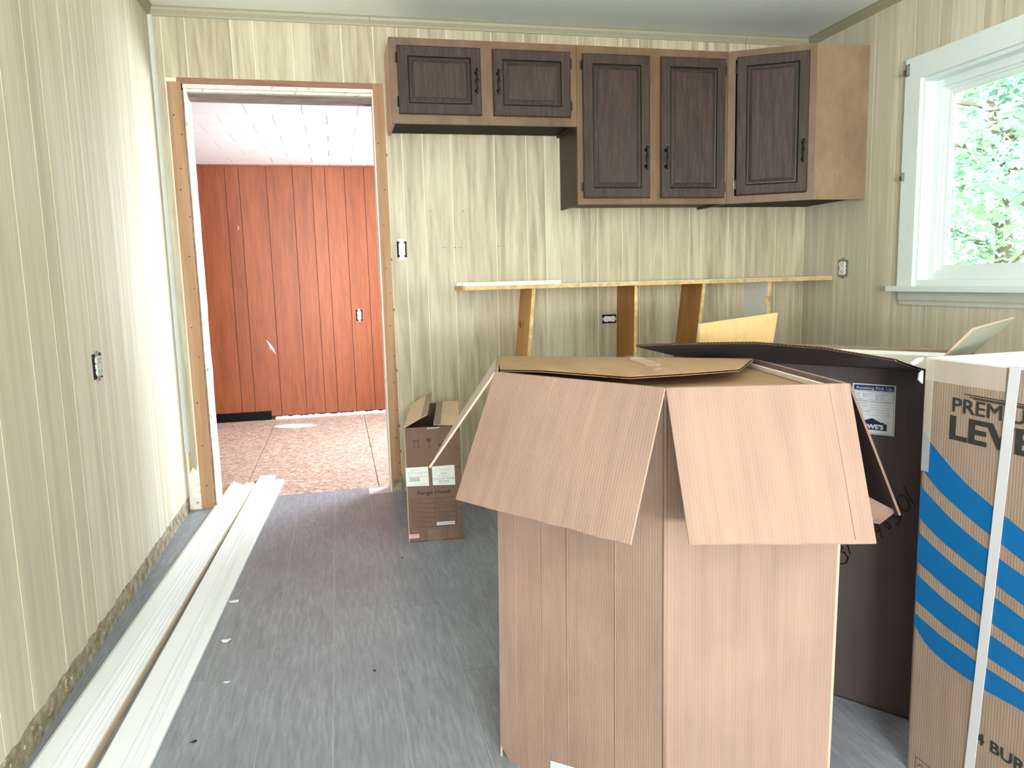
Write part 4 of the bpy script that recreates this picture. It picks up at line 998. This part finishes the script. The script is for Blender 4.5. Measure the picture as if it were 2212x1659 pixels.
# ================================================================ LONG WHITE MOULDINGS on the floor
def moulding(name, near, far, w0, z, prof, label, mat='white_trim', angle=0.0):
    """profile (across 0..1, height) swept from near to far; near/far = left edge"""
    A, B_ = V((near[0], near[1], z)), V((far[0], far[1], z)); d = (B_-A).normalized(); q = V((d.y, -d.x, 0))
    a = [A+q*(p*w0)+Z*h for p, h in prof]; b_ = [B_+q*(p*w0)+Z*h-d*(angle*p*w0) for p, h in prof]
    n = len(prof); mb = MB(); fs = [list(range(n)), list(range(n, 2*n))[::-1]]+[(i, n+i, n+(i+1) % n, (i+1) % n) for i in range(n)]
    mb.add(a+b_, fs, mat)
    return mb.build(name, label=label, category='moulding', group='white mouldings along the left wall')
flat = [(0, 0), (0, .010), (.04, .013), (.92, .013), (1, .009), (1, 0)]
base_p = [(0, 0), (0, .007), (.05, .010), (.62, .010), (.66, .013), (.74, .013), (.78, .010), (.86, .012), (.95, .012), (1, .006), (1, 0)]
case_p = [(0, 0), (0, .008), (.08, .012), (.2, .010), (.3, .015), (.42, .011), (.55, .016), (.7, .012), (.8, .018), (.97, .018), (1, .015), (1, 0)]
moulding('baseboard_moulding', (-.788, 1.50), (-.655, 4.49), .062, .0005, flat, 'lower white moulding nearest the left wall, mostly hidden under another', 'white_trim_b', 1.1)
moulding('baseboard_moulding', (-.7765, 1.50), (-.640, 4.475), .078, .0142, base_p, 'upper flat white moulding leaning over the one nearest the left wall', 'white_trim', 1.6)
moulding('casing_moulding', (-.700, 1.50), (-.5665, 4.42), .052, .0005, [(p, h+.010) if h else (p, h) for p, h in case_p], 'ridged white moulding in the middle with a bare wood side', 'white_trim', .6)
mm_ = MB().prism([(-.6468, 1.5, .001), (-.6448, 1.5, .001), (-.6448, 1.5, .022), (-.6468, 1.5, .022)], V((.1335, 2.88, 0)), 'bare_pine').build('bare_side', None, label='thin bare pine strip beside the ridged white moulding', category='moulding')
moulding('baseboard_moulding', (-.600, 1.50), (-.452, 4.47), .092, .0005, flat, 'lower white moulding farthest from the wall, edge showing on the right', 'white_trim', -.1)
moulding('baseboard_moulding', (-.618, 1.50), (-.503, 4.555), .092, .0142, base_p, 'wide flat white moulding on top of the right-hand pair', 'white_trim', .2)

# chips of debris on the floor
def chip(x, y, s, label, mat='chip_white'):
    n = 9; P = []
    for i in range(n):
        a = 2*math.pi*i/n; rr = s*random.uniform(.5, 1.15); P.append((x+rr*math.cos(a), y+rr*.6*math.sin(a), .0008+random.uniform(0, .25)*s*abs(math.cos(a))))
    c = V((x, y, .001+s*.12)); mb = MB(); vs = [V(p) for p in P]+[c]+[V(p)+Z*.0012 for p in P]+[c+Z*.0012]
    fs = [(i, n, (i+1) % n) for i in range(n)]+[(n+1+i, n+1+(i+1) % n, 2*n+1) for i in range(n)]+[(i, (i+1) % n, n+1+(i+1) % n, n+1+i) for i in range(n)]
    mb.add(vs, fs, mat); mb.build('paint_chip', label=label, category='debris', group='debris chips on the grey floor')
chip(-.425, 2.757, .020, 'crumpled whitish paint chip, the one farthest from the camera')
chip(-.408, 2.441, .022, 'flat whitish paint chip, second from the doorway')
chip(-.370, 2.168, .010, 'small round cream chip in the middle of the floor row')
chip(-.412, 1.888, .008, 'tiny dark crumb nearest the camera beside the mouldings', 'gap_dark')
chip(.045, 2.12, .006, 'small grey crumb on the open grey floor left of the big box', 'gap_dark')
chip(.20, 3.02, .005, 'tiny dark crumb in front of the range hood box', 'gap_dark')

# ================================================================ OUTSIDE
MB().box((-8, -9, -.6), (20, 18, -.5), 'grass').build('ground', **STR)
def tree(x, y, h, rad, nleaf, label, seed, low=.2):
    rnd = random.Random(seed); t = thing('tree', (x, y, -.5), label=label, category='tree', group='trees outside the window')
    tr = MB(); tr.tube([(x, y, -.5), (x+.1, y-.05, h*.4), (x, y+.1, h*.8)], [.09, .07, .03], 'bark', 8); tk = tr.build('trunk', t)
    br = MB()
    for i in range(16):
        z = rnd.uniform(low, h*.8); a = rnd.uniform(0, 6.28); L_ = rnd.uniform(.5, 1)*rad
        p = V((x, y, z)); q = p+V((math.cos(a)*L_, math.sin(a)*L_, rnd.uniform(-.2, .5))); br.tube([p, p.lerp(q, .5)+Z*.08, q], [.03, .018, .006], 'bark', 5)
    br.build('branch', t, kind='stuff')
    lf = MB(); vs = []; fs = []
    cl = [V((x+rnd.gauss(0, .5)*rad, y+rnd.gauss(0, .5)*rad, rnd.uniform(low, h))) for _ in range(46)]
    for i in range(nleaf):
        c = rnd.choice(cl)+V((rnd.gauss(0, .19), rnd.gauss(0, .19), rnd.gauss(0, .15)))
        a = rnd.uniform(0, 6.28); d = V((math.cos(a), math.sin(a), rnd.uniform(-.9, .3))).normalized(); s_ = rnd.uniform(.06, .13)
        q = d.cross(Z).normalized()*s_*.28; k = len(vs); up_ = V((0, 0, .25*s_))
        vs += [c, c+d*s_*.5+q+up_, c+d*s_, c+d*s_*.5-q+up_]; fs += [(k, k+1, k+2), (k, k+2, k+3)]
    lf.add(vs, fs, 'leaf'); lf.build('foliage', t, kind='stuff')
tree(5.6, 5.6, 3.2, 1.0, 9000, 'leafy green tree seen through the left part of the window', 3, 0.0)
tree(9.4, 9.4, 4.2, 1.4, 6000, 'bushy tree standing farther back outside the window', 5, -.2)
tree(5.6, 2.4, 3.1, 1.0, 3500, 'leafy tree right of the view outside the window', 8, 0.0)
tree(9.2, 4.6, 3.6, 1.4, 4500, 'leafy tree farthest right outside the kitchen window', 9, 0.0)
for o in bpy.data.objects:
    if '_o' in o: del o['_o']
